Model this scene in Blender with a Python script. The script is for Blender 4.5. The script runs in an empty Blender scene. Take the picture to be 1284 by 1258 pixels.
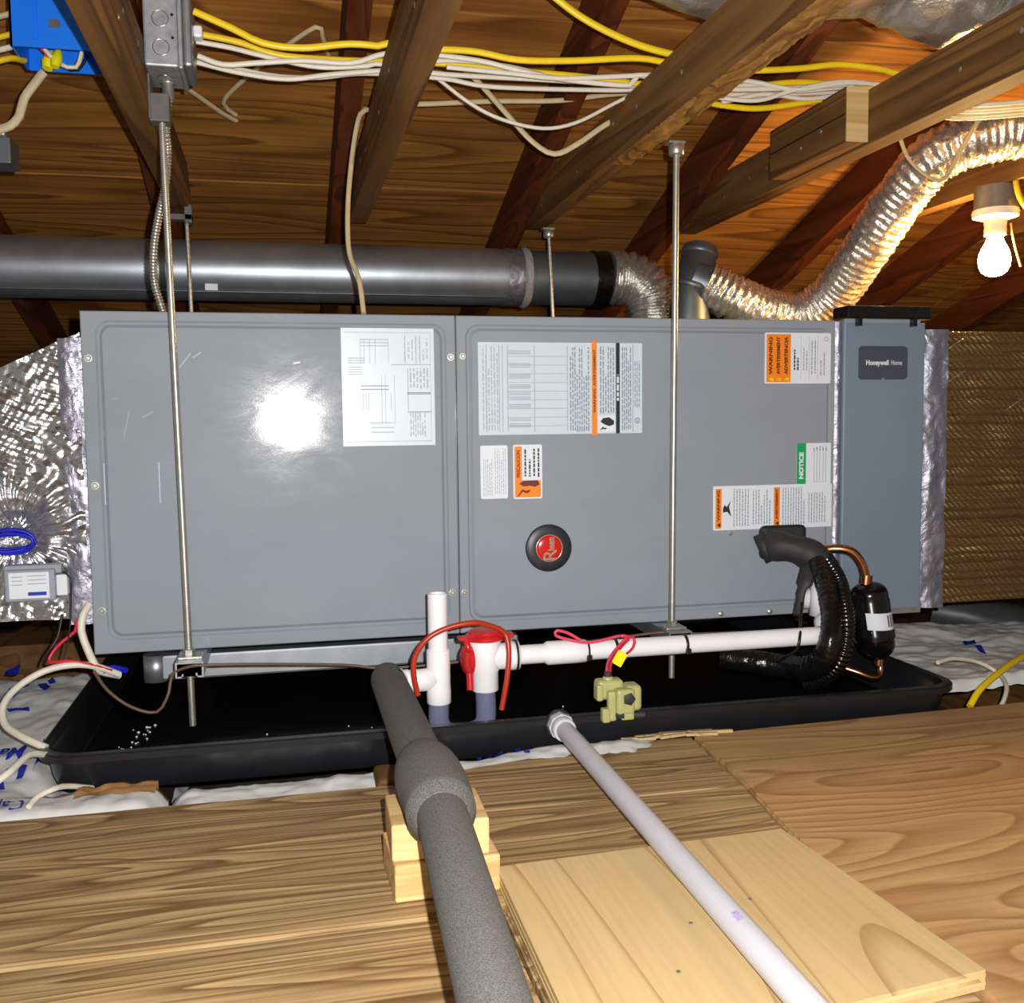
import bpy, bmesh, math, random
from mathutils import Vector, Matrix, noise
random.seed(7)
S = bpy.context.scene
COL = S.collection

# ------------------------------------------------------------------ camera
F_PX, IW, IH = 1258.3, 1284, 1258
YAW, PITCH, ROLL = 0.2266196, -0.0779965, -0.0112320
CAM = Vector((0.29045, -1.64967, 0.474197))
fw = Vector((math.sin(YAW)*math.cos(PITCH), math.cos(YAW)*math.cos(PITCH), math.sin(PITCH)))
rt = fw.cross(Vector((0, 0, 1))).normalized()
up = rt.cross(fw)
rt, up = rt*math.cos(ROLL)+up*math.sin(ROLL), -rt*math.sin(ROLL)+up*math.cos(ROLL)
cd = bpy.data.cameras.new('camera'); cam = bpy.data.objects.new('camera', cd); COL.objects.link(cam)
cd.sensor_fit = 'HORIZONTAL'; cd.sensor_width = 36.0; cd.lens = 36.0*F_PX/IW; cd.clip_start = 0.01
cam.matrix_world = Matrix(((rt.x, up.x, -fw.x, CAM.x), (rt.y, up.y, -fw.y, CAM.y), (rt.z, up.z, -fw.z, CAM.z), (0, 0, 0, 1)))
S.camera = cam

# ------------------------------------------------------------------ world, lights, exposure
w = bpy.data.worlds.new('attic_air'); S.world = w; w.use_nodes = True
w.node_tree.nodes['Background'].inputs[0].default_value = (1.0, 0.93, 0.85, 1)
w.node_tree.nodes['Background'].inputs[1].default_value = 0.22
fl = bpy.data.lights.new('phone_flash', 'AREA'); fl.shape = 'DISK'; fl.size = 0.012; fl.energy = 26; fl.color = (1.0, 0.97, 0.94)
flo = bpy.data.objects.new('phone_flash', fl); COL.objects.link(flo)
flo.matrix_world = cam.matrix_world.copy(); flo.location = CAM + rt*0.034 + up*0.026 + fw*0.004
S.view_settings.view_transform = 'Standard'; S.view_settings.look = 'None'
S.view_settings.exposure = 0.0; S.view_settings.gamma = 1.0; S.view_settings.use_curve_mapping = False

# ------------------------------------------------------------------ pixel -> point on a real plane
def ray(x, y): return rt*((x-642)/F_PX) - up*((y-629)/F_PX) + fw
def PY(x, y, Y): d = ray(x, y); return CAM + d*((Y-CAM.y)/d.y)
def PZ(x, y, Z): d = ray(x, y); return CAM + d*((Z-CAM.z)/d.z)
def PX(x, y, X): d = ray(x, y); return CAM + d*((X-CAM.x)/d.x)

# ------------------------------------------------------------------ materials
def srgb(r, g, b):
    f = lambda c: (c/255/12.92) if c/255 <= .04045 else ((c/255+.055)/1.055)**2.4
    return (f(r), f(g), f(b), 1)
MATS = {}
class NT:
    def __init__(s, name):
        s.m = bpy.data.materials.new(name); s.m.use_nodes = True; s.t = s.m.node_tree
        s.b = s.t.nodes['Principled BSDF']; MATS[name] = s.m
    def n(s, k, **kw):
        nd = s.t.nodes.new(k)
        for a, v in kw.items():
            if a[0] == 'i' and a[1:].isdigit(): nd.inputs[int(a[1:])].default_value = v
            elif hasattr(nd, a): setattr(nd, a, v)
            else: nd.inputs[a].default_value = v
        return nd
    def l(s, a, b): s.t.links.new(a, b)
    def coords(s, scale, rot=(0, 0, 0), rand=True):
        tc = s.n('ShaderNodeTexCoord'); mp = s.n('ShaderNodeMapping'); mp.inputs['Scale'].default_value = scale; mp.inputs['Rotation'].default_value = rot
        src = tc.outputs['Object']
        if rand:
            oi = s.n('ShaderNodeObjectInfo'); ml = s.n('ShaderNodeMath', operation='MULTIPLY'); ml.inputs[1].default_value = 37.0
            s.l(oi.outputs['Random'], ml.inputs[0])
            va = s.n('ShaderNodeVectorMath', operation='ADD'); s.l(src, va.inputs[0]); s.l(ml.outputs[0], va.inputs[1]); src = va.outputs[0]
        s.l(src, mp.inputs[0]); return mp.outputs[0]
    def ramp(s, src, stops):
        r = s.n('ShaderNodeValToRGB'); e = r.color_ramp.elements
        while len(e) < len(stops): e.new(0.5)
        for q, (p, c) in zip(e, stops): q.position = p; q.color = c if len(c) == 4 else (*c, 1)
        s.l(src, r.inputs[0]); return r.outputs[0]
    def mix(s, fac, a, b, mode='MIX'):
        m = s.n('ShaderNodeMix', data_type='RGBA', blend_type=mode)
        for v, i in ((fac, 0), (a, 6), (b, 7)):
            if isinstance(v, (int, float, tuple)): m.inputs[i].default_value = v
            else: s.l(v, m.inputs[i])
        return m.outputs[2]
    def bump(s, src, strength, dist=0.002):
        b = s.n('ShaderNodeBump'); b.inputs['Strength'].default_value = strength; b.inputs['Distance'].default_value = dist
        s.l(src, b.inputs['Height']); s.l(b.outputs[0], s.b.inputs['Normal'])
def plain(name, col, rough=.5, metal=0, spec=.5, noise_amt=.12, noise_scale=60, bump=0, **kw):
    t = NT(name); c = srgb(*col)
    nz = t.n('ShaderNodeTexNoise', Scale=noise_scale, Detail=4); t.l(t.coords((1, 1, 1)), nz.inputs['Vector'])
    dk = tuple(v*(1-noise_amt) for v in c[:3])+(1,); lt = tuple(min(1, v*(1+noise_amt)) for v in c[:3])+(1,)
    t.l(t.ramp(nz.outputs[0], [(.3, dk), (.7, lt)]), t.b.inputs['Base Color'])
    t.b.inputs['Roughness'].default_value = rough; t.b.inputs['Metallic'].default_value = metal; t.b.inputs['Specular IOR Level'].default_value = spec
    if bump: t.bump(nz.outputs[0], bump)
    for k, v in kw.items(): t.b.inputs[k.replace('_', ' ')].default_value = v
    return t.m
def wood(name, light, dark, axis='X', stretch=(.9, 7), rings=9, rough=.7, sharp=.55, fibre=.35, stain=0.35, staincol=(60, 45, 30), bumpy=.25, lines=0, mw=.45):
    t = NT(name)
    a = {'X': (stretch[0], stretch[1], stretch[1]), 'Y': (stretch[1], stretch[0], stretch[1]), 'Z': (stretch[1], stretch[1], stretch[0])}[axis]
    n1 = t.n('ShaderNodeTexNoise', Scale=1.0, Detail=1.5, Roughness=.45, Distortion=.35); t.l(t.coords(a), n1.inputs['Vector'])
    m = t.n('ShaderNodeMath', operation='MULTIPLY'); t.l(n1.outputs[0], m.inputs[0]); m.inputs[1].default_value = rings
    fr = t.n('ShaderNodeMath', operation='FRACT'); t.l(m.outputs[0], fr.inputs[0])
    L, D = srgb(*light), srgb(*dark); M = tuple(L[i]*(1-mw)+D[i]*mw for i in range(3))+(1,)
    base = t.ramp(fr.outputs[0], [(0, L), (sharp, M), (.9, D), (1, L)])
    if lines:
        lc = {'X': (1.1, 75, 75), 'Y': (75, 1.1, 75), 'Z': (75, 75, 1.1)}[axis]
        n4 = t.n('ShaderNodeTexNoise', Scale=1.0, Detail=4, Roughness=.6, Distortion=.25); t.l(t.coords(lc), n4.inputs['Vector'])
        lm_ = t.ramp(n4.outputs[0], [(.50, (0, 0, 0)), (.60, (1, 1, 1))]); mm = t.n('ShaderNodeMath', operation='MULTIPLY'); t.l(lm_, mm.inputs[0]); mm.inputs[1].default_value = lines
        base = t.mix(mm.outputs[0], base, D)
    f = {'X': (3, 160, 160), 'Y': (160, 3, 160), 'Z': (160, 160, 3)}[axis]
    n2 = t.n('ShaderNodeTexNoise', Scale=1.0, Detail=3); t.l(t.coords(f), n2.inputs['Vector'])
    fb = t.ramp(n2.outputs[0], [(.3, (.55, .52, .48)), (.65, (1.12, 1.1, 1.06))])
    c = t.mix(fibre, base, t.mix(1.0, base, fb, 'MULTIPLY'))
    n3 = t.n('ShaderNodeTexNoise', Scale=3.2, Detail=5, Roughness=.65); t.l(t.coords((1, 1.6, 1.6) if axis == 'X' else (1.6, 1, 1.6)), n3.inputs['Vector'])
    sm = t.ramp(n3.outputs[0], [(.45, (0, 0, 0)), (.75, (1, 1, 1))])
    ms = t.n('ShaderNodeMath', operation='MULTIPLY'); t.l(sm, ms.inputs[0]); ms.inputs[1].default_value = stain
    c = t.mix(ms.outputs[0], c, srgb(*staincol)); t.l(c, t.b.inputs['Base Color'])
    t.b.inputs['Roughness'].default_value = rough; t.b.inputs['Specular IOR Level'].default_value = .25
    t.bump(n2.outputs[0], bumpy, .001)
    return t.m
def foil(name, col, rough, scale, strength, dist=.004, vor=None, stretch=(1, 1, 1), rvar=.15, metal=.82):
    t = NT(name); c = srgb(*col)
    v = t.coords(stretch)
    n1 = t.n('ShaderNodeTexNoise', Scale=scale, Detail=5, Roughness=.6, Distortion=.8); t.l(v, n1.inputs['Vector'])
    h = n1.outputs[0]
    if vor:
        vr = t.n('ShaderNodeTexVoronoi', Scale=vor); t.l(v, vr.inputs['Vector'])
        ad = t.n('ShaderNodeMath', operation='ADD'); t.l(h, ad.inputs[0]); t.l(vr.outputs['Distance'], ad.inputs[1]); h = ad.outputs[0]
    t.bump(h, strength, dist)
    t.b.inputs['Base Color'].default_value = c; t.b.inputs['Metallic'].default_value = metal
    rr = t.ramp(n1.outputs[0], [(.3, (max(.03, rough-rvar),)*3), (.7, (rough+rvar,)*3)]); t.l(rr, t.b.inputs['Roughness'])
    return t.m
def emit(name, col, strength):
    t = NT(name); t.b.inputs['Base Color'].default_value = (1, 1, 1, 1)
    nz = t.n('ShaderNodeTexNoise', Scale=3); t.l(t.coords((1, 1, 1)), nz.inputs['Vector'])
    t.l(t.ramp(nz.outputs[0], [(0, col), (1, col)]), t.b.inputs['Emission Color']); t.b.inputs['Emission Strength'].default_value = strength
    return t.m

wood('sheathing', (190, 130, 60), (124, 76, 32), 'X', (.7, 6), 13, stain=.5, staincol=(90, 58, 28), sharp=.62, lines=.35)
wood('rafter_wood', (112, 56, 26), (76, 34, 14), 'Y', (.7, 14), 5, stain=.3, staincol=(40, 20, 10))
wood('tie_wood', (136, 98, 54), (94, 64, 34), 'Y', (.7, 16), 6, stain=.55, staincol=(78, 54, 30), bumpy=.5)
wood('scab_wood', (150, 112, 60), (112, 80, 42), 'Y', (.7, 25), 6, stain=.1)
wood('old_plank', (202, 172, 124), (122, 92, 56), 'X', (1.3, 10), 15, stain=.4, staincol=(112, 92, 68), sharp=.62, fibre=.8, bumpy=.5, lines=.55)
wood('floor_plywood', (200, 164, 116), (160, 120, 76), 'X', (1.5, 5), 20, lines=.2, stain=.4, staincol=(120, 80, 46), sharp=.6, fibre=.35)
wood('new_plywood', (200, 175, 128), (164, 134, 88), 'Y', (.7, 3.2), 9, stain=.3, staincol=(166, 136, 88), sharp=.9, fibre=.2, mw=.08)
wood('lumber', (218, 190, 136), (196, 160, 102), 'X', (.8, 22), 5, stain=.12, staincol=(190, 150, 90), fibre=.3)
wood('bark', (186, 138, 70), (120, 82, 36), 'Y', (6, 20), 6, stain=.5, staincol=(80, 52, 24), bumpy=1.0)
wood('joist_wood', (120, 84, 46), (86, 56, 28), 'Y', (.7, 14), 5, stain=.4)
wood('gable_board', (96, 60, 30), (64, 38, 18), 'X', (.6, 5), 8, stain=.4)
plain('attic_dust', (58, 46, 36), .95, bump=.6, noise_scale=25, noise_amt=.5)
# painted steel with faint smears in its gloss
def paint(name, col, rough, smear, spec=.5):
    t = NT(name); c = srgb(*col)
    n1 = t.n('ShaderNodeTexNoise', Scale=9, Detail=8, Roughness=.75, Distortion=.8); t.l(t.coords((1, 1, 2.4), rand=False), n1.inputs['Vector'])
    rr = t.ramp(n1.outputs[0], [(.35, (rough-smear,)*3), (.68, (rough+smear,)*3)]); t.l(rr, t.b.inputs['Roughness'])
    n2 = t.n('ShaderNodeTexNoise', Scale=3.0, Detail=6, Roughness=.7); t.l(t.coords((1, 1, 2)), n2.inputs['Vector'])
    t.l(t.ramp(n2.outputs[0], [(.35, tuple(v*.95 for v in c[:3])), (.7, tuple(v*1.05 for v in c[:3]))]), t.b.inputs['Base Color'])
    t.b.inputs['Specular IOR Level'].default_value = spec
    n3 = t.n('ShaderNodeTexNoise', Scale=420, Detail=2); t.l(t.coords((1, 1, 1)), n3.inputs['Vector']); t.bump(n3.outputs[0], .05, .0006)
    return t.m
paint('grey_paint', (147, 154, 163), .115, .045, .22)
paint('grey_flange', (146, 152, 160), .3, .05)
paint('blue_grey_paint', (122, 138, 155), .38, .05)
plain('black_plastic', (28, 29, 33), .3, noise_amt=.2, noise_scale=12)
plain('black_gloss', (12, 12, 13), .18)
plain('pan_wet', (15, 15, 17), .22, bump=.5, noise_scale=26)
plain('black_rubber', (44, 44, 45), .62, bump=.2, noise_scale=40)
plain('black_tape', (16, 15, 16), .22, bump=1.0, noise_scale=90)
plain('black_rib', (14, 14, 14), .2)
plain('foam_grey', (92, 92, 90), .95, bump=.12, noise_scale=800, noise_amt=.55)
plain('pvc_white', (236, 237, 240), .3, noise_amt=.02, noise_scale=8)
plain('pvc_grey', (196, 197, 206), .35, noise_amt=.03, noise_scale=8)
plain('clear_pvc', (150, 155, 190), .15, noise_amt=.02, Transmission_Weight=.55, IOR=1.45)
plain('red_plastic', (196, 28, 32), .25, noise_amt=.05)
plain('red_hose', (176, 50, 24), .35, noise_amt=.06)
plain('red_wire', (208, 40, 62), .4); plain('pink_wire', (225, 70, 100), .4)
plain('tag_yellow', (240, 232, 20), .45, noise_amt=.03)
plain('olive_plastic', (172, 172, 112), .45, noise_amt=.06)
plain('brown_wire', (104, 78, 62), .5)
plain('white_cable', (226, 220, 204), .45, noise_amt=.05); plain('old_cable', (206, 190, 152), .55, noise_amt=.08)
plain('yellow_cable', (240, 206, 28), .4, noise_amt=.05)
plain('blue_plastic', (8, 122, 250), .4, noise_amt=.04); plain('blue_wire', (24, 30, 190), .4)
plain('black_wire', (18, 18, 18), .4)
plain('zinc', (186, 186, 178), .38, .8, noise_amt=.12, noise_scale=90)
plain('galvanised', (172, 176, 182), .4, .8, noise_amt=.12, noise_scale=25)
plain('galvanised_box', (168, 172, 178), .42, .45, noise_amt=.2, noise_scale=70)
plain('duct_galv', (165, 172, 182), .40, .8, noise_amt=.14, noise_scale=16)
plain('dark_galv', (112, 118, 124), .45, .7, noise_amt=.15, noise_scale=16)
plain('duct_mastic', (150, 150, 150), .6, noise_amt=.2, noise_scale=120, bump=.5)
plain('copper', (200, 138, 96), .26, 1.0, noise_amt=.2, noise_scale=50)
plain('brass', (200, 150, 70), .3, 1.0)
plain('porcelain', (236, 230, 214), .25, noise_amt=.02)
plain('dark_box', (104, 100, 96), .5, .2, noise_amt=.15)
plain('label_white', (226, 232, 240), .35, noise_amt=.02)
plain('label_pale', (206, 218, 226), .35, noise_amt=.02)
plain('ink', (36, 40, 48), .5); plain('faint_ink', (168, 180, 190), .5); plain('mid_ink', (134, 144, 156), .5)
plain('label_orange', (244, 138, 30), .4, noise_amt=.03); plain('ink_red', (110, 26, 12), .5)
plain('label_green', (26, 164, 92), .4, noise_amt=.03); plain('label_yellow', (250, 196, 30), .4)
plain('badge_dark', (72, 76, 92), .3, noise_amt=.04); plain('badge_black', (40, 42, 50), .4, noise_amt=.05)
plain('emblem_red', (206, 34, 22), .18, noise_amt=.05); plain('emblem_chrome', (236, 206, 190), .2, .7)
plain('device_grey', (150, 156, 168), .45, noise_amt=.04)
plain('knock', (205, 208, 214), .25, 1.0)
plain('smudge_ink', (172, 160, 205), .5, noise_amt=.1)
plain('purple_primer', (92, 70, 170), .5)
plain('bag_print', (28, 48, 178), .45, noise_amt=.1); plain('kraft', (176, 130, 76), .8, noise_amt=.2, bump=.5)
plain('bag_plastic', (222, 224, 222), .35, noise_amt=.12, noise_scale=14, bump=.5)
plain('grey_jacket', (74, 78, 80), .4, noise_amt=.2, noise_scale=9)
foil('foil_bright', (214, 214, 216), .22, 40, .9, .006, vor=55)
foil('foil_quilt', (206, 208, 212), .25, 40, .5, .004, metal=.92)
foil('foil_tape', (150, 150, 164), .42, 26, .9, .005, metal=.75)
foil('foil_flex', (216, 212, 206), .26, 70, .8, .003)
foil('foil_old', (214, 210, 202), .34, 26, .7, .006, vor=30)
foil('foil_brown', (132, 104, 66), .4, 30, .7, .004, stretch=(1.6, 1, 5), metal=.65)
bulb_m = emit('bulb_glow', (1.0, .60, .21, 1), 420.0)

# ------------------------------------------------------------------ mesh helpers (world coordinates; origins are set in link)
def rand_u(a, b): return random.uniform(a, b)
def mesh_of(vs, fs, smooth=False):
    me = bpy.data.meshes.new('m'); me.from_pydata([tuple(v) for v in vs], [], fs); me.validate()
    bm = bmesh.new(); bm.from_mesh(me); bmesh.ops.recalc_face_normals(bm, faces=bm.faces); bm.to_mesh(me); bm.free()
    if smooth:
        for p in me.polygons: p.use_smooth = True
    return me
def join(*mm):
    vs, fs, sm = [], [], []
    for m in mm:
        o = len(vs); vs += [v.co.copy() for v in m.vertices]
        for p in m.polygons: fs.append([i+o for i in p.vertices]); sm.append(p.use_smooth)
    me = bpy.data.meshes.new('m'); me.from_pydata([tuple(v) for v in vs], [], fs)
    for p, s in zip(me.polygons, sm): p.use_smooth = s
    return me
def xf(me, M): me.transform(M); return me
def box(x0, x1, y0, y1, z0, z1, bev=0.0, seg=2):
    bm = bmesh.new(); bmesh.ops.create_cube(bm, size=1.0)
    for v in bm.verts: v.co = Vector(((x0+x1)/2+v.co.x*(x1-x0), (y0+y1)/2+v.co.y*(y1-y0), (z0+z1)/2+v.co.z*(z1-z0)))
    if bev: bmesh.ops.bevel(bm, geom=list(bm.edges), offset=bev, segments=seg, profile=.5, affect='EDGES')
    me = bpy.data.meshes.new('m'); bm.to_mesh(me); bm.free()
    if bev:
        for p in me.polygons: p.use_smooth = False
    return me
def prism_x(poly, x0, x1):
    n = len(poly); vs = [(x0, y, z) for y, z in poly]+[(x1, y, z) for y, z in poly]
    fs = [list(range(n)), list(range(2*n-1, n-1, -1))]+[[i, (i+1) % n, (i+1) % n+n, i+n] for i in range(n)]
    return mesh_of(vs, fs)
def prism_z(poly, z0, z1):
    n = len(poly); vs = [(x, y, z0) for x, y in poly]+[(x, y, z1) for x, y in poly]
    fs = [list(range(n)), list(range(2*n-1, n-1, -1))]+[[i, (i+1) % n, (i+1) % n+n, i+n] for i in range(n)]
    return mesh_of(vs, fs)
def prism_y(poly, y0, y1):
    n = len(poly); vs = [(x, y0, z) for x, z in poly]+[(x, y1, z) for x, z in poly]
    fs = [list(range(n)), list(range(2*n-1, n-1, -1))]+[[i, (i+1) % n, (i+1) % n+n, i+n] for i in range(n)]
    return mesh_of(vs, fs)
def catmull(pts, step):
    P = [Vector(p) for p in pts]
    if len(P) == 2:
        n = max(1, int((P[1]-P[0]).length/step)); return [P[0].lerp(P[1], i/n) for i in range(n+1)]
    Q = [P[0]*2-P[1]]+P+[P[-1]*2-P[-2]]; out = []
    for i in range(1, len(Q)-2):
        a, b, c, d = Q[i-1:i+3]; n = max(2, int((c-b).length/step))
        for k in range(n):
            t = k/n; out.append(.5*((2*b)+(c-a)*t+(2*a-5*b+4*c-d)*t*t+(3*b-a-3*c+d)*t**3))
    out.append(P[-1]); return out
def tube(pts, r, seg=10, step=.01, smooth=True, raw=False, caps=True, flat=1.0, flatdir=None):
    C_ = [Vector(p) for p in pts] if raw else catmull(pts, step)
    n = len(C_); T = [(C_[min(i+1, n-1)]-C_[max(i-1, 0)]).normalized() for i in range(n)]
    ref = Vector(flatdir) if flatdir else (Vector((0, 0, 1)) if abs(T[0].z) < .9 else Vector((1, 0, 0)))
    N = (ref-T[0]*ref.dot(T[0])).normalized(); vs, fs = [], []; s = 0
    for i in range(n):
        if i:
            s += (C_[i]-C_[i-1]).length
            N = (N-T[i]*N.dot(T[i])).normalized()
        B = T[i].cross(N)
        for k in range(seg):
            a = 2*math.pi*k/seg
            rr = r(s, a) if callable(r) else (r[i] if isinstance(r, list) else r)
            vs.append(C_[i]+N*math.cos(a)*rr*flat+B*math.sin(a)*rr)
    for i in range(n-1):
        for k in range(seg): fs.append([i*seg+k, i*seg+(k+1) % seg, (i+1)*seg+(k+1) % seg, (i+1)*seg+k])
    if caps: fs += [list(range(seg))[::-1], [(n-1)*seg+k for k in range(seg)]]
    me = mesh_of(vs, fs)
    if smooth:
        for p in me.polygons: p.use_smooth = len(p.vertices) == 4
        if caps:
            bm = bmesh.new(); bm.from_mesh(me)
            for e in bm.edges:
                if any(len(f.verts) > 4 for f in e.link_faces): e.smooth = False
            bm.to_mesh(me); bm.free()
    return me
def ring(c, axis, R_, r, seg=28, sub=6):
    ax = Vector(axis).normalized(); ref = Vector((1, 0, 0)) if abs(ax.x) < .9 else Vector((0, 1, 0)); N = (ref-ax*ref.dot(ax)).normalized(); B = ax.cross(N); c = Vector(c); vs, fs = [], []
    for i in range(seg):
        a = 2*math.pi*i/seg; d_ = N*math.cos(a)+B*math.sin(a)
        for k in range(sub):
            b = 2*math.pi*k/sub; vs.append(c+d_*(R_+r*math.cos(b))+ax*r*math.sin(b))
    for i in range(seg):
        for k in range(sub): fs.append([i*sub+k, ((i+1) % seg)*sub+k, ((i+1) % seg)*sub+(k+1) % sub, i*sub+(k+1) % sub])
    return mesh_of(vs, fs, True)
def lathe(prof, base, axis=(0, 0, 1), seg=24, smooth=True):
    # prof: (radius, height along axis)
    ax = Vector(axis).normalized(); b = Vector(base); ref = Vector((1, 0, 0)) if abs(ax.x) < .9 else Vector((0, 1, 0))
    N = (ref-ax*ref.dot(ax)).normalized(); B = ax.cross(N); vs, fs = [], []
    for r, h in prof:
        for k in range(seg):
            a = 2*math.pi*k/seg; vs.append(b+ax*h+(N*math.cos(a)+B*math.sin(a))*max(r, 1e-5))
    n = len(prof)
    for i in range(n-1):
        for k in range(seg): fs.append([i*seg+k, i*seg+(k+1) % seg, (i+1)*seg+(k+1) % seg, (i+1)*seg+k])
    fs += [list(range(seg)), [(n-1)*seg+k for k in range(seg)]]
    me = mesh_of(vs, fs)
    if smooth:
        for p in me.polygons: p.use_smooth = len(p.vertices) == 4
    if smooth: sharp(me, 40)
    return me
def sharp(me, deg=35):
    bm = bmesh.new(); bm.from_mesh(me)
    for e in bm.edges:
        if len(e.link_faces) == 2 and e.calc_face_angle(0) > math.radians(deg): e.smooth = False
    bm.to_mesh(me); bm.free(); return me
def rrect(x0, x1, y0, y1, r, n=6):
    out = []
    for cx, cy, a0 in ((x1-r, y1-r, 0), (x0+r, y1-r, 90), (x0+r, y0+r, 180), (x1-r, y0+r, 270)):
        for k in range(n+1):
            a = math.radians(a0+90*k/n); out.append((cx+r*math.cos(a), cy+r*math.sin(a)))
    return out
def loops(ls, close_last=True, close_first=False, smooth=False):
    n = len(ls[0]); vs = [p for l in ls for p in l]; fs = []
    for i in range(len(ls)-1):
        for k in range(n): fs.append([i*n+k, i*n+(k+1) % n, (i+1)*n+(k+1) % n, (i+1)*n+k])
    if close_last: fs.append([(len(ls)-1)*n+k for k in range(n)])
    if close_first: fs.append(list(range(n)))
    me = mesh_of(vs, fs)
    if smooth:
        for p in me.polygons: p.use_smooth = len(p.vertices) == 4
        sharp(me, 40)
    return me
def grid(fn, u, v, smooth=True):
    vs = [fn(i/(u-1), j/(v-1)) for j in range(v) for i in range(u)]
    fs = [[j*u+i, j*u+i+1, (j+1)*u+i+1, (j+1)*u+i] for j in range(v-1) for i in range(u-1)]
    me = mesh_of(vs, fs)
    for p in me.polygons: p.use_smooth = smooth
    return me
def nz(x, y, z=0): return noise.noise(Vector((x, y, z)))
def quads(rects, y):
    # rects: (x0,x1,z0,z1) facing -Y, as one flat print mesh
    vs, fs = [], []
    for x0, x1, z0, z1 in rects:
        o = len(vs); vs += [(x0, y, z0), (x1, y, z0), (x1, y, z1), (x0, y, z1)]; fs.append([o, o+1, o+2, o+3])
    me = bpy.data.meshes.new('m'); me.from_pydata(vs, [], fs); return me
def text_mesh(body, size, M, bold=0.0, align='CENTER', sx=1.0):
    cu = bpy.data.curves.new('t', 'FONT'); cu.body = body; cu.size = size; cu.align_x = align; cu.align_y = 'CENTER'; cu.offset = bold; cu.resolution_u = 3
    o = bpy.data.objects.new('t', cu); COL.objects.link(o); dg = bpy.context.evaluated_depsgraph_get()
    me = bpy.data.meshes.new_from_object(o.evaluated_get(dg)); bpy.data.objects.remove(o); bpy.data.curves.remove(cu)
    me.transform(Matrix.Diagonal((sx, 1, 1, 1))); me.transform(M); me.materials.clear(); return me
def M_up(x, y, z):   # text running upward, facing the viewer
    return Matrix(((0, -1, 0, x), (0, 0, -1, y), (1, 0, 0, z), (0, 0, 0, 1)))
def M_flat(x, y, z): # text running right, facing the viewer
    return Matrix(((1, 0, 0, x), (0, 0, -1, y), (0, 1, 0, z), (0, 0, 0, 1)))

# ------------------------------------------------------------------ objects
ORG = {}
def thing(name, loc, label, cat, group=None):
    o = bpy.data.objects.new(name, None); COL.objects.link(o); o.location = loc; o.empty_display_size = .05; ORG[o.name] = Vector(loc)
    o['label'] = label; o['category'] = cat
    if group: o['group'] = group
    return o
def put(name, me, mat, parent=None, label=None, cat=None, group=None, kind=None):
    me.name = name
    o = bpy.data.objects.new(name, me); COL.objects.link(o)
    me.materials.clear(); me.materials.append(MATS[mat])
    if parent is not None:
        org = ORG[parent.name]; o.parent = parent
    else:
        xs = [v.co for v in me.vertices]; lo = Vector([min(v[i] for v in xs) for i in range(3)]); hi = Vector([max(v[i] for v in xs) for i in range(3)])
        org = Vector(((lo.x+hi.x)/2, (lo.y+hi.y)/2, lo.z)); o.location = org
    me.transform(Matrix.Translation(-org)); ORG[o.name] = org
    if label: o['label'] = label
    if cat: o['category'] = cat
    if group: o['group'] = group
    if kind: o['kind'] = kind
    return o

ZU = 0.12          # underside of the air handler
UX, UH, UD = 1.274, 0.533, 0.55
ZT = ZU+UH
# ================================================================== THE ATTIC SHELL
def zs(y): return 1.01-.32*(y-.8)      # underside of the roof boards
def zb(y): return .91-.32*(y-.8)       # underside of the rafters
X0, X1 = -1.6, 5.2
flr = put('floor', box(X0, X1, -2.6, 4.3, -.22, -.16), 'attic_dust', kind='structure')
# roof boards, one by one
ceil = put('ceiling', prism_x([(-2.6, zs(-2.6)+.02), (4.3, zs(4.3)+.02), (4.3, zs(4.3)+.05), (-2.6, zs(-2.6)+.05)], X0, X1), 'sheathing', kind='structure')
yj = [.18+.57*k for k in range(-5, 8)]
for a, b in zip(yj[:-1], yj[1:]):
    xb = [X0, rand_u(-.7, -.3), rand_u(2.0, 2.5), X1]
    for xa, xc in zip(xb[:-1], xb[1:]):
        y0, y1 = a+.003, b-.003
        put('roof_board', prism_x([(y0, zs(y0)), (y1, zs(y1)), (y1, zs(y1)+.019), (y0, zs(y0)+.019)], xa+.002, xc-.002), 'sheathing', ceil)
rx = [-.745, -.36, .036, .418, .838, 1.228, 1.658, 2.07, 2.48, 2.89, 3.3, 3.71, 4.12, 4.53]
where = ['at the far left of the roof', 'left of the blue electrical box', 'behind the steel junction box', 'behind the second tie, over the silver duct', 'above the taped silver duct joint',
         'above the dark duct elbow', 'just left of the light bulb', 'right of the light bulb', 'first beyond the bulb bay', 'second beyond the bulb bay', 'third beyond the bulb bay', 'fourth beyond the bulb bay', 'fifth beyond the bulb bay', 'last at the right of the roof']
for x, wd in zip(rx, where):
    put('rafter', prism_x([(-2.5, zb(-2.5)), (4.2, zb(4.2)), (4.2, zs(4.2)-.001), (-2.5, zs(-2.5)-.001)], x, x+.04), 'rafter_wood', None, 'dark reddish-brown roof rafter '+wd, 'rafter', 'roof rafters')
ties = [(.078, 'carrying the steel junction box'), (.46, 'second from the left, crossing the wire bundle'), (.88, 'rough-barked, holding the long front threaded rod'),
        (1.27, 'with a short block nailed to its side'), (1.70, 'above the glowing light bulb'), (2.112, 'beyond the light bulb')]
TB, TT = .936, 1.025
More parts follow.
